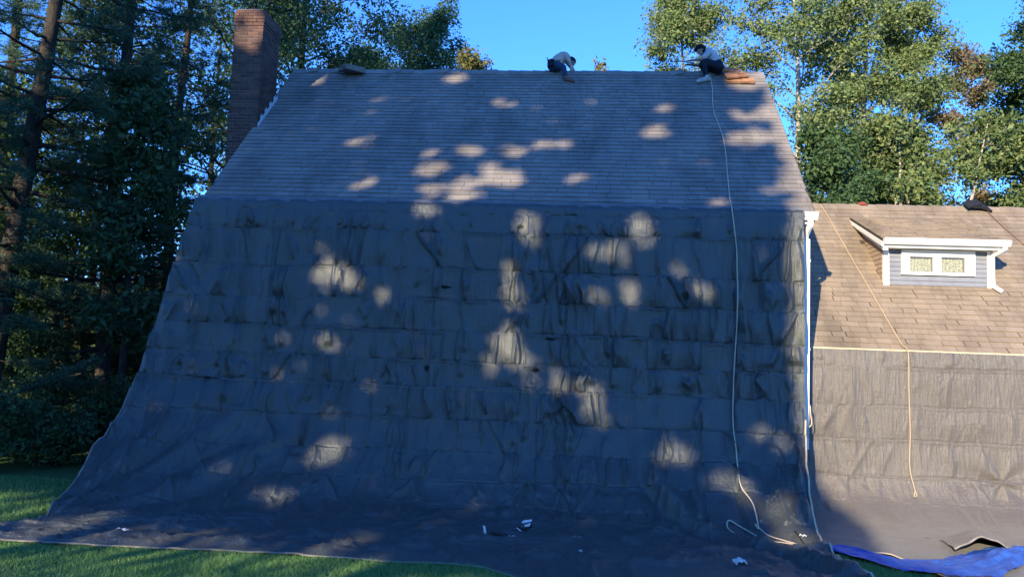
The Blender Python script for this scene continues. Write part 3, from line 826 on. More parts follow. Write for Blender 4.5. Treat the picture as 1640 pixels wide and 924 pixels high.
# little things left on the wing ridge
lump = MB()
for k in range(3):
    lump.obox((9.0-.12*k, 18.40-.02*k, 6.50+.03*k), Vector((.15, .01, .04*(k-1))), Vector((-.02, .10, .08)), Vector((0, -.012, .014)))
tag(lump.build('torn_ridge_cap', M['black'], None), 'dark torn up ridge piece lying on the wing ridge above the dormer', 'shingle')
rag = MB(); V = []
for j in range(7):
    for i in range(9):
        V.append((6.34+.022*i-.01*j, 18.44+.018*j, 6.50+.014*j+.02*math.sin(i*.8)*math.sin(j*.6)-.002*abs(4-i)))
rag.add(V, [(j*9+i, j*9+i+1, j*9+i+10, j*9+i+9) for j in range(6) for i in range(8)])
tag(rag.build('red_rag', m_plain('red_cloth', (.26, .05, .035), .9), None, True), 'small red rag lying on the wing ridge left of the dormer', 'rag')

# ------------------------------------------------------------------ people
def body(name, parent, caps, mats, vox=.012):
    """caps: (p0, r0, p1, r1, material index) -> one continuous surface"""
    bm = bmesh.new()
    for p0, r0, p1, r1, mi in caps:
        p0, p1 = Vector(p0), Vector(p1)
        for p, r in ((p0, r0), (p1, r1)):
            bmesh.ops.create_icosphere(bm, subdivisions=2, radius=r, matrix=Matrix.Translation(p))
        d = p1-p0
        if d.length > 1e-4:
            q = d.to_track_quat('Z', 'Y').to_matrix().to_4x4()
            bmesh.ops.create_cone(bm, cap_ends=True, segments=12, radius1=r0, radius2=r1, depth=d.length, matrix=Matrix.Translation((p0+p1)/2) @ q)
    me = bpy.data.meshes.new(name); bm.to_mesh(me); bm.free()
    o = bpy.data.objects.new(name+'_tmp', me); C.objects.link(o)
    md = o.modifiers.new('r', 'REMESH'); md.mode = 'VOXEL'; md.voxel_size = vox
    sm = o.modifiers.new('s', 'SMOOTH'); sm.iterations = 4; sm.factor = .5
    dg = bpy.context.evaluated_depsgraph_get(); ev = o.evaluated_get(dg)
    m2 = bpy.data.meshes.new_from_object(ev)
    bpy.data.objects.remove(o); m2.name = name
    m2.materials.clear()
    for m in mats: m2.materials.append(M[m])
    A = np.array([c[0] for c in caps], float); B = np.array([c[2] for c in caps], float)
    ra = np.array([c[1] for c in caps]); rb = np.array([c[3] for c in caps]); mi = np.array([c[4] for c in caps])
    for p in m2.polygons:
        c = np.array(p.center); ab = B-A; L = (ab**2).sum(1)+1e-9
        t = np.clip(((c-A)*ab).sum(1)/L, 0, 1); d = np.linalg.norm(A+ab*t[:, None]-c, axis=1) - (ra+(rb-ra)*t)
        p.material_index = int(mi[np.argmin(d)]); p.use_smooth = True
    return link_keep(bpy.data.objects.new(name, m2), parent)
def hand(caps, w, d, up, mi, curl=.5):
    """palm and five fingers: wrist point, forward dir, palm-back dir"""
    w, d, up = Vector(w), Vector(d).normalized(), Vector(up).normalized(); sdv = d.cross(up).normalized()
    p = w + d*.075
    for k in (-1, -.33, .33, 1):
        a = w+sdv*.018*k; b = p+sdv*.028*k
        caps.append((a, .018, b, .014, mi))
        L = (.062, .074, .070, .052)[int(round((k+1)*1.5))]
        m1 = b + (d*math.cos(curl*.6)-up*math.sin(curl*.6))*L*.55; e = m1 + (d*math.cos(curl*1.5)-up*math.sin(curl*1.5))*L*.5
        caps.append((b, .0105, m1, .0095, mi)); caps.append((m1, .0095, e, .008, mi))
    t0 = w+d*.02-sdv*.028; t1 = t0 + (d*.6-sdv*.8).normalized()*.04; t2 = t1+(d*.9-sdv*.3-up*.3).normalized()*.035
    caps.append((t0, .013, t1, .0115, mi)); caps.append((t1, .0115, t2, .009, mi))
def head(caps, c, face, upv, skin):
    c, face, upv = Vector(c), Vector(face).normalized(), Vector(upv).normalized(); sdv = face.cross(upv).normalized()
    caps.append((c+upv*.03-face*.015, .088, c+upv*.02+face*.02, .082, skin))
    caps.append((c-upv*.05+face*.035, .058, c-upv*.085+face*.055, .036, skin))        # jaw, chin
    caps.append((c+face*.098+upv*.0, .012, c+face*.118-upv*.028, .014, skin))          # nose
    caps.append((c+face*.093-upv*.058+sdv*.018, .009, c+face*.093-upv*.058-sdv*.018, .009, skin))  # lips
    for k in (-1, 1):
        caps.append((c+face*.088+upv*.028+sdv*.02*k, .012, c+face*.082+upv*.03+sdv*.045*k, .012, skin))  # brow
        caps.append((c+sdv*.088*k-upv*.005, .016, c+sdv*.092*k-upv*.035-face*.005, .012, skin))           # ear

# roofer bent over the ridge, seen from behind
p1 = empty('person', rf(-.85, 18.4, 0), 'roofer in tan shirt and blue jeans bent double over the middle of the ridge', 'person')
hip = Vector((-.84, 18.46, 9.80)); chest = Vector((-.66, 18.58, 10.03)); sh = Vector((-.60, 18.62, 10.05)); neck = Vector((-.52, 18.72, 10.03)); hc = Vector((-.47, 18.82, 9.99))
cp = []
SK, SH, PA = 0, 1, 2
cp += [(hip, .155, (-.78, 18.50, 9.93), .145, SH), ((-.78, 18.50, 9.93), .145, chest, .15, SH), (chest, .15, sh, .12, SH)]
cp += [((hip+Vector((-.05, -.03, -.03))), .15, (hip+Vector((.06, .06, -.04))), .145, PA)]
cp += [(sh, .085, neck, .058, SH), (neck, .055, hc, .055, SK)]
head(cp, hc, (.55, .55, -.6), (.45, .5, .7), SK)
sL = Vector((-.60, 18.50, 10.07)); eL = Vector((-.50, 18.42, 9.87)); hL = Vector((-.45, 18.44, 9.72))
cp += [(sh, .09, sL, .075, SH), (sL, .070, eL, .050, SH), (eL, .047, hL, .034, SH)]
hand(cp, hL, (.15, .1, -1), (.6, -.8, .1), SK, .7)
sR = Vector((-.58, 18.78, 10.02)); eR = Vector((-.42, 18.84, 9.84)); hR = Vector((-.36, 18.78, 9.70))
cp += [(sh, .09, sR, .072, SH), (sR, .066, eR, .048, SH), (eR, .045, hR, .034, SH)]
hand(cp, hR, (.2, -.1, -1), (.5, .8, .1), SK, .7)
kn = Vector((-.63, 18.14, 9.62)); an = Vector((-.555, 18.12, 9.335))
cp += [((-.82, 18.38, 9.76), .115, kn, .075, PA), (kn, .074, an, .05, PA)]
kb = Vector((-.62, 18.86, 9.60)); ab_ = Vector((-.58, 18.92, 9.34))
cp += [((-.82, 18.55, 9.76), .115, kb, .075, PA), (kb, .074, ab_, .05, PA)]
body('body', p1, cp, ['skin', 'shirt_tan', 'jean'])
def shoe(parent, ank, tip, upv, mat):
    ank, tip, upv = Vector(ank), Vector(tip), Vector(upv).normalized(); d = (tip-ank); L = d.length; d.normalize()
    heel = ank - d*.06
    cc = [(ank+upv*.04, .056, ank-upv*.01, .055, 0), (heel-upv*.025, .040, tip-upv*.025, .040, 0), (ank-upv*.0, .05, tip-d*.05, .042, 0), (tip-d*.05-upv*.012, .045, tip-upv*.02, .036, 0)]
    return body('shoe', parent, cc, [mat], .010)
shoe(p1, an+Vector((0, 0, -.02)), (-.375, 18.03, 9.265), (-.1, -.45, .9), 'shoe_brown')
shoe(p1, ab_+Vector((0, 0, -.01)), (-.40, 18.98, 9.27), (-.1, .45, .9), 'shoe_brown')
capm = [(hc+Vector((.035, .05, .06)), .098, hc+Vector((0, .0, .075)), .094, 0), (hc+Vector((-.03, -.04, .06)), .085, hc+Vector((.0, .02, .09)), .08, 0)]
body('cap', p1, capm, ['cap'], .012)
belt = MB()
for k in range(24):
    pass
bp = []
for k in range(25):
    a = 2*math.pi*k/24; ax = Vector((.70, -.35, -.45)).normalized()*.152; ay = Vector((.35, .9, 0)).normalized()*.152
    bp.append(hip+Vector((.02, .02, .07))+ax*math.cos(a)+ay*math.sin(a))
tb_ = MB().tube(bp, .022, 6, False).build('tool_belt', M['leather'], p1, True)
MB().obox(hip+Vector((-.10, -.16, -.02)), (.07, -.03, 0), (.02, .045, 0), (0, 0, .09)).build('pouch', M['dark_cloth'], tb_, False, .012)
MB().obox(hip+Vector((.08, -.13, .0)), (.05, .0, 0), (0, .03, 0), (0, 0, .07)).build('pouch', M['leather'], tb_, False, .01)
MB().tube([hip+Vector((-.17, -.15, .02)), hip+Vector((-.20, -.15, .13))], .012, 6).build('hammer_handle', M['black'], tb_)

# roofer squatting in profile, facing left
p2 = empty('person', rf(2.95, 18.3, 0), 'roofer in grey shirt and black cap squatting at the right end of the ridge', 'person')
hip = Vector((3.03, 18.32, 9.69)); wst = hip+Vector((-.04, .01, .12)); chest = Vector((2.88, 18.34, 9.98)); sh = Vector((2.80, 18.34, 10.07)); neck = Vector((2.73, 18.34, 10.10)); hc = Vector((2.63, 18.33, 10.12))
cp = [(hip+Vector((0, -.06, 0)), .135, hip+Vector((0, .08, 0)), .135, PA), (hip, .145, wst, .14, PA),
      (wst+Vector((-.03, 0, .06)), .142, chest, .155, SH), (chest, .15, sh, .12, SH), (sh, .085, neck, .06, SH), (neck, .055, hc, .055, SK)]
head(cp, hc, (-.75, -.15, -.62), (-.6, 0, .75), SK)
for sy, (kx, kz), (ax_, ay_, az_) in ((-1, (2.66, 9.80), (2.74, 18.12, 9.37)), (1, (2.68, 9.82), (2.80, 18.66, 9.62))):
    kn = Vector((kx, 18.33+.16*sy, kz)); an = Vector((ax_, ay_, az_))
    cp += [(hip+Vector((-.02, .10*sy, 0)), .115, kn, .078, PA), (kn, .076, an, .052, PA)]
    s_ = Vector((2.80, 18.34+.17*sy, 10.02)); e_ = Vector((2.62, 18.33+.20*sy, 9.83)); h_ = Vector((2.38, 18.30+.13*sy, 9.81))
    cp += [(sh, .09, s_, .078, SH), (s_, .074, s_+(e_-s_)*.75, .060, SH), (s_+(e_-s_)*.7, .047, e_, .043, SK), (e_, .042, h_, .031, SK)]
    hand(cp, h_, (-1, 0, -.05), (0, .15*sy, 1), SK, .9)
body('body', p2, cp, ['skin', 'shirt_grey', 'dark_cloth'])
shoe(p2, (2.74, 18.10, 9.345), (2.52, 18.02, 9.275), (0, -.4, .9), 'shoe_grey')
shoe(p2, (2.80, 18.68, 9.59), (2.58, 18.72, 9.50), (0, .4, .9), 'shoe_grey')
body('cap', p2, [(hc+Vector((-.03, 0, .06)), .100, hc+Vector((.02, 0, .045)), .098, 0), (hc+Vector((-.10, 0, .035)), .06, hc+Vector((-.13, -.01, -.0)), .045, 0), (hc+Vector((.05, 0, .0)), .08, hc+Vector((.06, 0, -.02)), .07, 0)], ['cap'], .012)
bar = MB().tube([(2.46, 18.30, 9.80), (2.05, 18.26, 9.84)], .017, 8)
bar.obox((2.06, 18.26, 9.84), (.05, .004, -.004), (0, .03, 0), (.002, 0, .018))
tag(bar.build('pry_bar', M['metal'], None), 'grey pry bar held out by the roofer in the grey shirt', 'tool')

# ------------------------------------------------------------------ litter on the tarp
def slab(name, label, c, L, w, h, rot, mat, cat='scrap', bend=0):
    m = MB(); n = 6; V = []
    d = Vector((math.cos(rot), math.sin(rot), 0)); e = Vector((-d.y, d.x, 0)); c = Vector(c)
    for i in range(n+1):
        t = i/n-.5
        for sgn in (-1, 1):
            for z in (0, h):
                V.append(c + d*L*t + e*w*.5*sgn*(1-.3*abs(math.sin(i*2.1))) + Vector((0, 0, z+bend*math.cos(t*3.1)+.012*math.sin(i*1.9+sgn))))
    F = []
    for i in range(n):
        a = 4*i; F += [(a, a+4, a+5, a+1), (a+2, a+3, a+7, a+6), (a+1, a+5, a+7, a+3), (a, a+2, a+6, a+4)]
    F += [(0, 1, 3, 2), (4*n, 4*n+2, 4*n+3, 4*n+1)]
    m.add(V, F); return tag(m.build(name, mat), label, cat)
kn_ = empty('utility_knife', (-1.2, 11.4, gz(-1.2, 11.4)), 'small black tool with white end lying left of the litter on the tarp', 'tool')
z = gz(-1.2, 11.4)
MB().tube([(-1.22, 11.38, z+.03), (-1.05, 11.36, z+.025), (-.96, 11.35, z+.02)], [.022, .026, .018], 8).build('handle', M['black'], kn_, True)
MB().obox((-1.30, 11.42, z+.06), (.018, 0, -.01), (0, .012, 0), (-.01, 0, .055)).build('blade_head', M['paper'], kn_, False, .004)
heap = empty('debris_heap', (-.75, 11.85, gz(-.75, 11.85)), 'small heap of dark torn scraps standing on the tarp at its lower middle', 'debris')
r3 = random.Random(4); z0 = gz(-.75, 11.85)
for k in range(7):
    a = r3.uniform(0, 6.28); v1 = Vector((math.cos(a)*.07, math.sin(a)*.05, r3.uniform(-.03, .05))); v2 = Vector((-math.sin(a)*.03, math.cos(a)*.03, r3.uniform(0, .05))); v3 = v1.cross(v2).normalized()*.005
    MB().obox((-.76+r3.uniform(-.09, .06), 11.85+r3.uniform(-.08, .08), z0+.04+.035*k*r3.random()), v1, v2, v3).build('scrap', M['black'] if k % 3 else M['paper'], heap)
slab('paper_scrap', 'white scrap lying just left of the small dark debris heap', (-.90, 11.58, gz(-.9, 11.58)), .13, .10, .012, .2, M['paper'])
slab('paper_scrap', 'white sliver lying alone right of the dark debris heap', (.04, 11.78, gz(.04, 11.78)), .14, .06, .01, -.25, M['paper'])
slab('paper_scrap', 'tiny white chip nearest the lower edge right of the debris heap', (.08, 11.0, gz(.08, 11.0)), .045, .035, .01, .5, M['paper'])
slab('wrapper', 'white and orange wrapper lying on the far left corner of the tarp', (-6.25, 10.55, gz(-6.25, 10.55)), .17, .10, .03, -.1, M['paper'])
slab('paper_scrap', 'crumpled pale paper lying in the fold below the rope coil', (2.17, 10.8, gz(2.17, 10.8)), .15, .12, .03, .3, M['paper'], bend=.03)
slab('paper_scrap', 'small white scrap lying between the rope coil and the corded edge', (3.46, 12.55, gz(3.46, 12.55)), .10, .05, .01, -.5, M['paper'])
st_ = [(3.36, 12.62, gz(3.36, 12.62)+.03), (3.36, 12.1, gz(3.36, 12.1)+.035), (3.34, 11.4, gz(3.34, 11.4)+.02)]
tag(MB().tube(spline(st_, 5), [.012]*11, 6).build('stick', M['bark_dark'], None, True), 'dark thin stick lying on the tarp near its corded right edge', 'stick')
slab('paper_scrap', 'white scrap at the right end of the blue tarp', (6.42, 12.12, .03), .35, .12, .02, .1, M['paper'])

# ------------------------------------------------------------------ trees
def leaves(P, size, rg, droop=.25, asp=.5, size_var=.35, centred=False):
    n = len(P)
    d = rg.normal(size=(n, 3)); d[:, 2] -= droop; d /= np.linalg.norm(d, axis=1)[:, None]
    s = np.cross(d, rg.normal(size=(n, 3))); s /= np.linalg.norm(s, axis=1)[:, None]+1e-9
    L = (size*(1+size_var*rg.normal(size=(n, 1)))).clip(size*.4, size*2)
    if centred: P = P-d*L*.5
    V = np.stack([P, P+d*L*.45+s*L*asp*.5, P+d*L, P+d*L*.45-s*L*asp*.5], 1).reshape(-1, 3)
    return V, np.arange(4*n).reshape(n, 4)
def tree(name, label, base, h, r, cb, seed, nleaf, size, leaf, bark, group=None, tr=.16, nlimb=22, lean=(0, 0), flat=.6, clump=.55, nsub=5, top=.25, stems=1, cat='tree', droop=.25, wide=.45, up=(.15, .75)):
    rg = np.random.default_rng(seed); base = np.array(base, float)
    root = empty(name, tuple(base), label, cat, group)
    mb = MB(); centers = []
    for sno in range(stems):
        bo = np.array([0, 0, 0]) if stems == 1 else np.array([rg.normal(0, .25), rg.normal(0, .25), 0])
        ln = np.array(lean) if stems == 1 else np.array(lean)+rg.normal(0, .09*h, 2)
        n = 10; T = np.linspace(0, 1, n)
        pts = np.stack([base[0]+bo[0]+ln[0]*T**1.3+.02*h*fbm(T*3, T*0+seed+sno, seed, 2)*T, base[1]+bo[1]+ln[1]*T+.02*h*fbm(T*3+9, T*0+seed, seed+3, 2)*T, base[2]-.1+h*.96*T], -1)
        rad = tr*(1-T)**.8*(1+.5*np.exp(-T*25))+.012
        mb.tube([tuple(p) for p in pts], list(rad), 8)
        ga = rg.uniform(0, 6.28)
        nl = nlimb//stems
        for k in range(nl):
            t = cb/h + (1-cb/h)*((k+rg.uniform(.1, .9))/nl)**.9*.97
            p = np.array([np.interp(t, T, pts[:, i]) for i in range(3)])
            q = (t-cb/h)/(1-cb/h)
            prof = (1-abs(q-wide)/max(wide, 1-wide))**.6*(1-top)+top
            L = r*prof*rg.uniform(.65, 1.15)
            ga += 2.4+rg.normal(0, .3); el = rg.uniform(*up)*(1-.2*q)+q*.35
            dirn = np.array([math.cos(ga)*math.cos(el), math.sin(ga)*math.cos(el), math.sin(el)])
            m = 5; lp = [p]
            for j in range(1, m+1):
                dirn = dirn + rg.normal(0, .13, 3) + np.array([0, 0, .03]); dirn /= np.linalg.norm(dirn)
                lp.append(lp[-1]+dirn*L/m)
            r0 = max(.012, tr*(1-t)*.55)
            mb.tube([tuple(x) for x in lp], list(np.linspace(r0, .008, m+1)), 5)
            for j in range(nsub):
                f = rg.uniform(.3, 1); a = np.array([np.interp(f, np.linspace(0, 1, m+1), np.array(lp)[:, i]) for i in range(3)])
                sdn = dirn+rg.normal(0, .75, 3); sdn /= np.linalg.norm(sdn); sl = L*rg.uniform(.18, .42)
                e = a+sdn*sl; mid = (a+e)/2+rg.normal(0, .04*sl, 3)
                mb.tube([tuple(a), tuple(mid), tuple(e)], [max(.006, r0*.35), .007, .004], 4, False)
                centers.append((e, .5)); centers.append((mid, .3))
            centers.append((np.array(lp[-1]), .6)); centers.append((np.array(lp[-2]), .4))
        centers.append((pts[-1], .6)); centers.append((pts[-2], .6))
    trunk = mb.build('trunk', bark, root, True)
    cs = np.array([c for c, w in centers]); ws = np.array([w for c, w in centers])*rg.uniform(.4, 1.6, len(centers))
    pick = rg.choice(len(cs), nleaf, p=ws/ws.sum())
    rad = (clump*rg.uniform(.5, 1.3, len(cs)))[pick]
    P = cs[pick] + np.clip(rg.normal(size=(nleaf, 3)), -1.6, 1.6)*np.stack([rad, rad, rad*flat], -1)*.62
    P[:, 2] = np.maximum(P[:, 2], base[2]+.05)
    V, F = leaves(P, size, rg, droop)
    me = np_mesh('crown', V, F); me.materials.append(leaf)
    link_keep(bpy.data.objects.new('crown', me), root)
    return root
def pine(name, label, base, h, r, cb, seed, ntuft, group=None, tr=.17, lean=(0, 0), dead=6, leaf=None, tl=.16):
    rg = np.random.default_rng(seed); base = np.array(base, float); root = empty(name, tuple(base), label, 'tree', group)
    T = np.linspace(0, 1, 12)
    pts = np.stack([base[0]+lean[0]*T+.015*h*fbm(T*4, T*0+seed, seed, 2)*T, base[1]+lean[1]*T, base[2]-.1+h*T], -1)
    mb = MB(); mb.tube([tuple(p) for p in pts], list(tr*(1-T)**.75*(1+.4*np.exp(-T*30))+.012), 8)
    tufts = []
    z = cb*.5
    while z < h*.97:
        q = np.clip((z-cb)/(h-cb), 0, 1); alive = z > cb
        nb = rg.integers(3, 6) if alive else rg.integers(1, 3)
        a0 = rg.uniform(0, 6.28)
        for k in range(nb):
            a = a0+k*6.28/nb+rg.normal(0, .25); L = r*(1-.75*q)*rg.uniform(.55, 1.15) if alive else r*rg.uniform(.25, .7)
            el = rg.uniform(-.12, .22) if alive else rg.uniform(-.15, .15)
            d = np.array([math.cos(a)*math.cos(el), math.sin(a)*math.cos(el), math.sin(el)])
            p = np.array([np.interp(z/h, T, pts[:, i]) for i in range(3)]); lp = [p]
            for j in range(6):
                d = d+rg.normal(0, .08, 3)+np.array([0, 0, .03*(j-2)]); d /= np.linalg.norm(d); lp.append(lp[-1]+d*L/6)
            mb.tube([tuple(x) for x in lp], list(np.linspace(max(.012, tr*.28*(1-q)), .005, 7)), 4, False)
            A = np.array(lp)
            nsb = int(L*(7 if alive else 2))
            for j in range(nsb):
                f = rg.uniform(.25, 1); b = np.array([np.interp(f, np.linspace(0, 1, 7), A[:, i]) for i in range(3)])
                sg_ = rg.choice((-1, 1)); side = np.array([-d[1], d[0], 0])*sg_; dd_ = d*.7+side*rg.uniform(.4, 1)+np.array([0, 0, rg.normal(0, .12)]); dd_ /= np.linalg.norm(dd_)
                sl = L*(1.05-f)*rg.uniform(.3, .6)+.15; e = b+dd_*sl
                mb.tube([tuple(b), tuple(e)], [.006, .003], 3, False)
                if alive:
                    for u in np.linspace(.25, 1, 4): tufts.append((b+(e-b)*u, dd_))
        z += rg.uniform(.32, .62)
    mb.build('trunk', M['bark_dark'], root, True)
    P = np.array([t[0] for t in tufts]); Dn = np.array([t[1] for t in tufts])
    if len(P) > ntuft:
        k = rg.choice(len(P), ntuft, replace=False); P, Dn = P[k], Dn[k]
    nn = 14; n = len(P)
    P = np.repeat(P, nn, 0)+rg.normal(0, .05, (n*nn, 3)); Dn = np.repeat(Dn, nn, 0)
    d = Dn*.7+rg.normal(0, .6, (n*nn, 3)); d /= np.linalg.norm(d, axis=1)[:, None]
    s_ = np.cross(d, rg.normal(size=d.shape)); s_ /= np.linalg.norm(s_, axis=1)[:, None]
    L = tl*rg.uniform(.6, 1.3, (n*nn, 1))
    V = np.stack([P-s_*.009, P+s_*.009, P+d*L], 1).reshape(-1, 3)
    me = np_mesh('crown', V, np.arange(len(V)).reshape(-1, 3)); me.materials.append(leaf or M['needle'])
    link_keep(bpy.data.objects.new('crown', me), root); return root

GR = 'trees behind the side wing'
tree('ash_tree', 'leafy sunlit tree rising behind the ridge around the roofer in grey', (3.9, 33, 0), 19.5, 3.0, 6.5, 101, 54000, .122, M['leaf_ash'], M['bark_pale'], GR, .17, 30, clump=.62)
tree('ash_tree', 'tall loose crowned tree just right of the main roof edge', (8.2, 31, 0), 22, 3.6, 4.5, 102, 62000, .125, M['leaf_ash'], M['bark_pale'], GR, .19, 36, clump=.66)
tree('ash_tree', 'tallest sunlit tree with bare pale trunk above the dormer', (11.4, 33, 0), 23, 3.4, 5, 103, 58000, .125, M['leaf_ash'], M['bark_pale'], GR, .2, 36, clump=.66)
tree('ash_tree', 'tall green tree left of the rust coloured crown behind the wing', (14.2, 34.5, 0), 19.5, 2.8, 5, 104, 54000, .125, M['leaf_mid'], M['bark_pale'], GR, .17, 30, clump=.62)
tree('maple_tree', 'slim tree with rust coloured autumn leaves behind the wing', (17.1, 35.5, 0), 18.0, 2.2, 6.5, 105, 22000, .14, M['leaf_rust'], M['bark_pale'], GR, .1, 20, clump=.45)
tree('oak_tree', 'dense darker tree at the far right edge of the picture', (17.7, 31, 0), 17.6, 3.4, 3.5, 106, 46000, .15, M['leaf_shade'], M['bark'], GR, .18, 34, clump=.6, wide=.35)
tree('birch_tree', 'small pale barked tree with several bare stems behind the wing ridge', (11.5, 27.5, 0), 12.0, 1.7, 8.6, 107, 9000, .16, M['leaf_mid'], M['bark_pale'], GR, .13, 20, stems=4, clump=.45, up=(.5, 1.0))
tree('young_tree', 'bushy low tree behind the left end of the wing ridge', (8.6, 28, 0), 11.2, 2.2, 4, 108, 30000, .14, M['leaf_shade'], M['bark'], GR, .11, 24, clump=.6)
tree('young_tree', 'bushy low tree behind the right end of the wing ridge', (16.0, 28.5, 0), 12.0, 2.4, 4, 109, 34000, .14, M['leaf_mid'], M['bark'], GR, .11, 24, clump=.6)
tree('young_tree', 'leafy low tree behind the wing ridge above the dormer', (11.4, 29.5, 0), 11.5, 2.0, 4, 110, 24000, .14, M['leaf_mid'], M['bark'], GR, .11, 24, clump=.6)
GB = 'trees behind the main ridge'
tree('oak_tree', 'huge dark tree overhanging behind chimney and left end of ridge', (-11.3, 29, 0), 23, 5.2, 8, 121, 54000, .15, M['leaf_dark'], M['bark_dark'], GB, .26, 40, clump=.75)
tree('oak_tree', 'dark round crowned tree behind the left half of the ridge', (-8.9, 39, 0), 20.5, 3.0, 9, 122, 44000, .15, M['leaf_dark'], M['bark_dark'], GB, .2, 34, clump=.7, wide=.5, top=.55)
tree('oak_tree', 'dark crown between the huge overhanging tree and the round one', (-12.0, 40, 0), 19.2, 2.6, 8, 129, 34000, .15, M['leaf_dark'], M['bark_dark'], GB, .2, 28, clump=.65)
tree('young_tree', 'small yellowish crown just right of the dark round tree', (-5.15, 33, 0), 16.5, 1.6, 9, 123, 12000, .15, M['leaf_yellow'], M['bark'], GB, .09, 22, clump=.42, wide=.4)
tree('young_tree', 'yellowish tree low behind the shingle stack', (-11.6, 36, 0), 17.4, 2.2, 9, 124, 14000, .16, M['leaf_yellow'], M['bark'], GB, .1, 22, clump=.45)
tree('young_tree', 'thin treetop peeping over the ridge between the two roofers', (.25, 30, 0), 15.2, .75, 10.5, 125, 900, .14, M['leaf_yellow'], M['bark'], GB, .05, 9, clump=.2)
GLF = 'trees left of the house'
pine('pine_tree', 'leaning pine at the left edge with a bare forked trunk', (-13.4, 16.6, 0), 19, 2.9, 5.5, 131, 3900, GLF, .24, (1.6, 0))
pine('pine_tree', 'tall pine with straight trunk halfway between edge and chimney', (-11.7, 18.4, 0), 20, 2.7, 3.0, 132, 3700, GLF, .2, (-.3, 0))
pine('pine_tree', 'dark pine close to the left side of the tarp', (-12.0, 21.5, 0), 18, 2.6, 2.2, 133, 3200, GLF, .18)
pine('pine_tree', 'pine at the far left behind the leaning one', (-16.6, 20.5, 0), 20, 3.0, 2.0, 134, 3000, GLF, .2)
tree('oak_tree', 'dense leafy tree directly left of the chimney', (-11.2, 24, 0), 21, 3.3, 3.0, 135, 22000, .13, M['leaf_dark'], M['bark_dark'], GLF, .2, 36, clump=.68)
tree('maple_tree', 'layered small leaved tree among the pines', (-13.6, 20.5, 0), 13.5, 3.2, 2.0, 136, 17000, .12, M['leaf_shade'], M['bark_dark'], GLF, .14, 30, clump=.6, flat=.28, up=(-.1, .35))
tree('maple_tree', 'low spreading tree at the left edge beneath the pines', (-15.4, 18.2, 0), 9, 3.0, 1.2, 137, 16000, .15, M['leaf_shade'], M['bark_dark'], GLF, .11, 26, clump=.6, flat=.28, up=(-.1, .35))
tree('oak_tree', 'background tree filling the gap behind the leftmost pines', (-20.5, 30, 0), 19, 4.0, 2, 138, 10000, .17, M['leaf_shade'], M['bark_dark'], GLF, .2, 34, clump=.8)
tree('oak_tree', 'background tree standing behind the straight trunked pine', (-16.6, 33, 0), 20, 3.6, 2, 139, 9000, .17, M['leaf_shade'], M['bark_dark'], GLF, .2, 32, clump=.8)
tree('sapling', 'slender sapling trunk beside the lower left edge of the tarp', (-10.75, 17.6, 0), 9.5, 1.5, 2.6, 140, 12000, .15, M['leaf_dark'], M['bark_dark'], GLF, .10, 20, clump=.5)
pine('hemlock_tree', 'feathery low branched conifer at the left edge of the picture', (-13.0, 15.6, 0), 8.5, 2.6, .5, 161, 3600, GLF, .12, tl=.13)
pine('hemlock_tree', 'feathery young conifer between the pine trunks and the tarp', (-11.6, 18.9, 0), 6.0, 1.7, .4, 162, 2600, GLF, .09, tl=.12)
pine('hemlock_tree', 'feathery conifer low behind the leaning pine', (-14.6, 21.0, 0), 9.5, 2.8, .5, 163, 3200, GLF, .13, tl=.14)
GU = 'undergrowth left of the house'
for k, (x, y, h, r_, lab, lf) in enumerate(((-10.6, 17.6, 1.3, 1.1, 'dark shrub close to the left edge of the tarp', 'leaf_dark'), (-11.9, 15.0, 1.0, 1.4, 'dark shrub in the lower left corner beneath the pines', 'leaf_dark'), (-13.9, 18.0, 2.8, 1.7, 'taller dark shrub behind the lower left shrubs', 'leaf_dark'), (-12.2, 20.5, 3.4, 1.5, 'dark shrub standing between the pine trunks', 'leaf_shade'),
      (-15.0, 26.5, 5.0, 2.4, 'yellow green bush glowing behind the trunks', 'leaf_yellow'), (-19.2, 26.5, 5.5, 2.4, 'yellow green bush at the left edge behind the pines', 'leaf_yellow'), (-17.5, 22.5, 5.2, 2.0, 'dark bush at the far left behind the pines', 'leaf_dark'))):
    tree('shrub', lab, (x, y, 0), h, r_, .25, 150+k, int(4200*h), .095, M[lf], M['bark_dark'], GU, .05, 22, clump=.30, cat='shrub', up=(.2, 1.0))
for k in range(9):
    x = (-9.9, -11.2, -12.6, -14.0, -10.4, -13.3, -15.3, -16.6, -11.9)[k]; y = (19.8, 16.2, 16.8, 16.4, 21.5, 19.2, 18.9, 20.4, 22.8)[k]
    lab = ('low fern like plant nearest the tarp edge', 'low plant in front of the straight pine', 'low plant right of the leaning pine', 'low plant at the foot of the leaning pine', 'low plant half hidden by the tarp edge', 'low plant behind the feathery conifers', 'low plant at the left edge of the wood', 'low plant deepest at the left edge', 'low plant behind the young conifer')[k]
    tree('ground_plant', lab, (x, y, 0), (.9, .7, 1.0, .8, 1.2, 1.3, 1.2, 1.5, 1.4)[k], 1.3, .05, 170+k, 4200, .10, M['leaf_dark'], M['bark_dark'], GU, .02, 16, clump=.28, cat='plant', up=(.2, 1.1))
# wood far off beyond the garden
rg = np.random.default_rng(9)
n = 26000
bx_ = rg.uniform(-70, 60, n); by_ = rg.uniform(62, 84, n); hz = 7+4.5*fbm(bx_*.16, by_*.1, 91); bz = rg.random(n)**.8*hz
V, F = leaves(np.stack([bx_, by_, bz], -1), 1.0, rg, .1, .7)
me = np_mesh('far_woodland', V, F); me.materials.append(M['leaf_mid'])
tag(link(bpy.data.objects.new('far_woodland', me)), 'far off mass of woodland seen low between the trunks', 'woodland', kind='stuff')

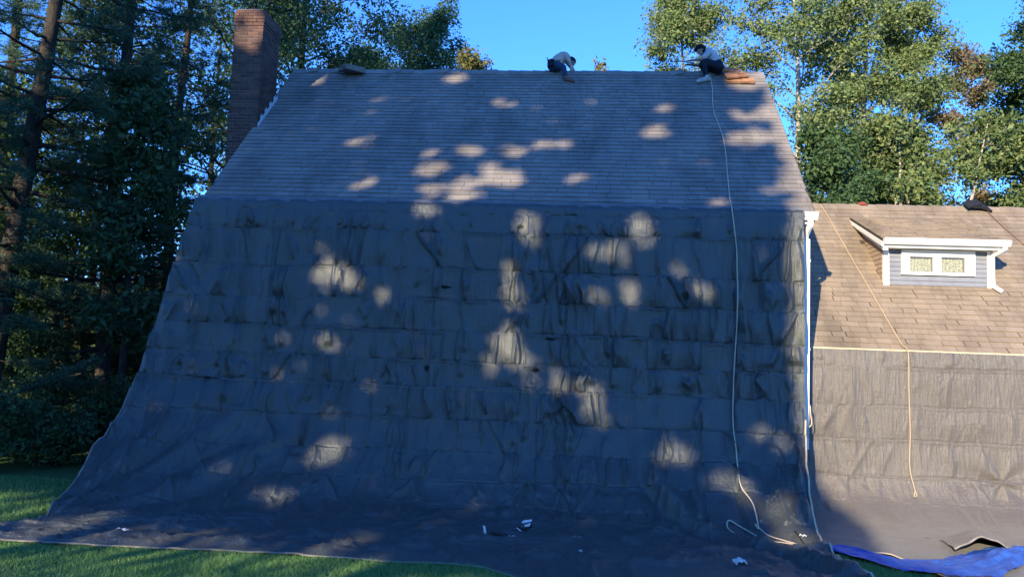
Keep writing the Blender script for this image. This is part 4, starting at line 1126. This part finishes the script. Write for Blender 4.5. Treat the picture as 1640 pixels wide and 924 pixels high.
# shade trees standing behind the viewer, between the sun and the house
e1 = np.array([math.cos(SUN_AZ), -math.sin(SUN_AZ), 0]); S = np.array(sd); e2 = np.cross(S, e1); e2 = e2 if e2[2] > 0 else -e2
# gaps cut through the crowns to place the sun patches on the house: (across, height, half width, half height) in metres, seen along the sun
GAPS = [(-10.33, 10.63, 0.2, 0.18), (-11.09, 12.31, 0.19, 0.11), (-9.88, 13.48, 0.2, 0.15), (-9.59, 9.24, 0.17, 0.16), (-8.61, 9.9, 0.19, 0.17), (-8.17, 9.27, 0.22, 0.13), (-7.61, 9.1, 0.44, 0.19), (-7.7, 9.49, 0.18, 0.14), (-7.16, 9.76, 0.32, 0.2), (-7.54, 10.13, 0.17, 0.1), (-8.86, 10.48, 0.12, 0.11), (-8.2, 10.63, 0.24, 0.11), (-7.31, 10.69, 0.24, 0.13), (-6.81, 10.97, 0.16, 0.14), (-6.39, 11.06, 0.12, 0.14), (-7.98, 8.64, 0.15, 0.11), (-8.18, 12.6, 0.2, 0.14), (-6.48, 12.83, 0.1, 0.11), (-4.83, 11.87, 0.17, 0.19), (-5.04, 12.19, 0.12, 0.15), (-4.86, 12.78, 0.15, 0.13), (-3.21, 11.73, 0.14, 0.21), (-2.86, 11.95, 0.19, 0.22), (-3.31, 12.73, 0.22, 0.16), (-2.82, 12.79, 0.24, 0.16), (-3.36, 14.28, 0.4, 0.24), (-5.64, 10.24, 0.14, 0.17), (-5.94, 9.88, 0.22, 0.12), (-3.16, 9.55, 0.15, 0.09), (-2.16, 10.45, 0.32, 0.33), (-1.87, 10.3, 0.15, 0.57), (-1.76, 9.83, 0.1, 0.23), (-9.36, 7.13, 0.24, 0.18), (-9.71, 7.39, 0.11, 0.23), (-8.67, 6.92, 0.09, 0.11), (-6.25, 8.51, 0.19, 0.22), (-4.32, 8.76, 0.15, 0.2), (-5.15, 8.26, 0.15, 0.11), (-4.78, 8.31, 0.13, 0.11), (-6.55, 7.69, 0.11, 0.1), (-6.37, 7.29, 0.11, 0.11), (-5.04, 7.47, 0.1, 0.08), (-4.47, 7.64, 0.12, 0.13), (-3.68, 8.2, 0.1, 0.09), (-3.31, 7.77, 0.16, 0.17), (-6.57, 6.35, 0.25, 0.28), (-6.68, 5.9, 0.15, 0.12), (-5.82, 6.16, 0.13, 0.14), (-5.44, 5.86, 0.31, 0.16), (-5.16, 5.49, 0.3, 0.21), (-6.03, 5.76, 0.1, 0.19), (-10.07, 5.87, 0.22, 0.09), (-9.57, 5.95, 0.17, 0.11), (-10.04, 5.3, 0.16, 0.18), (-9.15, 4.09, 0.19, 0.2), (-9.29, 3.19, 0.16, 0.1), (-9.79, 3.23, 0.3, 0.07), (-3.6, 4.95, 0.17, 0.15), (-2.74, 4.63, 0.2, 0.1), (-2.31, 4.48, 0.13, 0.12), (-1.88, 4.35, 0.22, 0.2), (-2.36, 5.55, 0.1, 0.09), (-1.96, 5.39, 0.09, 0.1), (-6.84, 2.7, 0.21, 0.07), (-1.66, 3.89, 0.31, 0.12), (-6.8, 2.49, 0.2, 0.05), (-13.21, 13.07, 0.32, 0.36)]
BND = np.array([(-4.05, 17.75), (-3.12, 14.69), (-2.91, 13.75), (-2.49, 12.2), (-2.17, 11.13), (-1.78, 9.49), (-1.87, 8.67), (-1.88, 7.18), (-1.80, 6.12), (-1.55, 5.15), (-1.31, 4.82), (-0.58, 4.32), (-0.33, 3.66), (2, 3.4), (6, 3.0), (6, -8)])  # crown edge shaped to the shade line on the house
G = np.array(GAPS)
def shade_crown(name, label, trunk_xy, a_lo, a_hi, b_lo, b_hi, n, size, d_lo, d_hi, h, seed, edge_on=True, gaps=True, sparse=0):
    rg = np.random.default_rng(seed)
    a = rg.uniform(a_lo, a_hi, n*2); b = rg.uniform(b_lo, b_hi, n*2)
    ok = np.ones(n*2, bool)
    if edge_on: ok &= a + size*.25 < np.interp(-b, -BND[:, 1], BND[:, 0]) + .12*fbm(b*1.4, b*0, seed)
    if gaps:
        wob = fbm(a*3.4, b*3.4, 700, 3); keepin = rg.random(n*2) < .015
        for g in G:
            m = .075 + .38*max(0, min(g[2], g[3])-.08)
            ok &= ((a-g[0])/(g[2]+m))**2 + ((b-g[1])/(g[3]+m))**2 > 1 + 1.6*wob
        ok |= keepin & (np.interp(-b, -BND[:, 1], BND[:, 0]) > a+.1)
    ok &= (b > 2.5) | (b < 1.3) | (rg.random(n*2) < .11)  # leaves thinned low down so some sun reaches the lawn
    if sparse: ok &= fbm(a*.5, b*.5, seed+1) > sparse
    a, b = a[ok][:n], b[ok][:n]
    d = rg.uniform(d_lo, d_hi, len(a))
    P = a[:, None]*e1 + b[:, None]*e2 + d[:, None]*S
    P = P[P[:, 2] > .6]
    root = empty(name, (trunk_xy[0], trunk_xy[1], 0), label, 'tree', 'shade trees behind the viewer')
    V, F = leaves(P, size, rg, .2, .75, .25, True); V = V - 0
    # keep leaves centred on their sample
    me = np_mesh('crown', V, F); me.materials.append(M['leaf_mid']); link_keep(bpy.data.objects.new('crown', me), root)
    mb = MB(); T = np.linspace(0, 1, 8)
    mb.tube([(trunk_xy[0]+.3*math.sin(t*3), trunk_xy[1], -.1+h*t) for t in T], list(.35*(1-T)**.8+.03), 8)
    for k in range(12):
        t = .35+.05*k; aa = k*2.4
        mb.tube([(trunk_xy[0]+.3*math.sin(t*3), trunk_xy[1], h*t), (trunk_xy[0]+math.cos(aa)*2, trunk_xy[1]+math.sin(aa)*2, h*t+1.2), (trunk_xy[0]+math.cos(aa)*3.6, trunk_xy[1]+math.sin(aa)*3.6, h*t+2)], [.1, .05, .015], 5, False)
    mb.build('trunk', M['bark'], root, True)
NEAR = 31 - 14.4*.88 + 0
# distances along the sun measured from the world origin
shade_crown('shade_tree', 'broad shade tree behind the viewer, right of the other two', (-12.4, -14.5), -6.0, 6.0, -3.0, 16.2, 46000, .30, 15, 23, 17, 201)
shade_crown('shade_tree', 'broad shade tree behind the viewer, between two others', (-16.2, -12.5), -11.5, -5.0, -3.0, 16.0, 40000, .30, 15, 23, 17, 202)
shade_crown('shade_tree', 'broad shade tree behind the viewer, left of the other two', (-22.0, -10.5), -17.5, -11.0, -3.0, 17.0, 38000, .32, 15, 23, 18, 203)
shade_crown('shade_tree', 'tall shade tree far left behind the viewer', (-34, -9.5), -38, -17, -4.0, 21.5, 20000, .6, 20, 32, 25, 204, False, False, .24)

# ------------------------------------------------------------------ grass
rg = np.random.default_rng(77)
def grass_pts(n, x0, x1, y0, y1, fn):
    x = rg.uniform(x0, x1, n); y = rg.uniform(y0, y1, n); k = fn(x, y); return np.stack([x[k], y[k]], -1)
fe_x, fe_y = Vt[-1, :, 0], Vt[-1, :, 1]
o_ = np.argsort(fe_x)
def front_y(x): return np.interp(x, fe_x[o_], fe_y[o_])
le_y = Vt[200:, 0, 1]; le_x = Vt[200:, 0, 0]; o2 = np.argsort(le_y)
def left_x(y): return np.interp(y, le_y[o2], le_x[o2])
pts = [grass_pts(150000, -10.5, 1.6, 7.2, 10.4, lambda x, y: (y < front_y(x)-.01) & (x > -9.9)),
       grass_pts(26000, -12, -7.6, 9.3, 14.5, lambda x, y: (x < left_x(y)-.08)),
       grass_pts(9000, 3.66, 4.7, 10.4, 11.9, lambda x, y: (y < np.interp(x, bx, by0)+.02)),
       grass_pts(40000, -9, 5, 3.5, 7.2, lambda x, y: x < 9)]
P2 = np.concatenate(pts); n = len(P2)
P = np.c_[P2, np.zeros(n)-.01]
d = np.c_[rg.normal(0, .9, (n, 2)), np.ones(n)]; d /= np.linalg.norm(d, axis=1)[:, None]
patch = .6+.8*(fbm(P[:, 0]*.8, P[:, 1]*.8, 71)+.5)
L = (rg.uniform(.04, .085, n)*patch)[:, None]
sdv = np.c_[rg.normal(size=(n, 2)), np.zeros(n)]; sdv /= np.linalg.norm(sdv, axis=1)[:, None]
V = np.stack([P-sdv*.0045, P+sdv*.0045, P+d*L], 1).reshape(-1, 3)
me = np_mesh('lawn_grass', V, np.arange(3*n).reshape(n, 3)); me.materials.append(M['grass'])
tag(link(bpy.data.objects.new('lawn_grass', me)), 'short green lawn grass in front of the tarp', 'grass', kind='stuff')
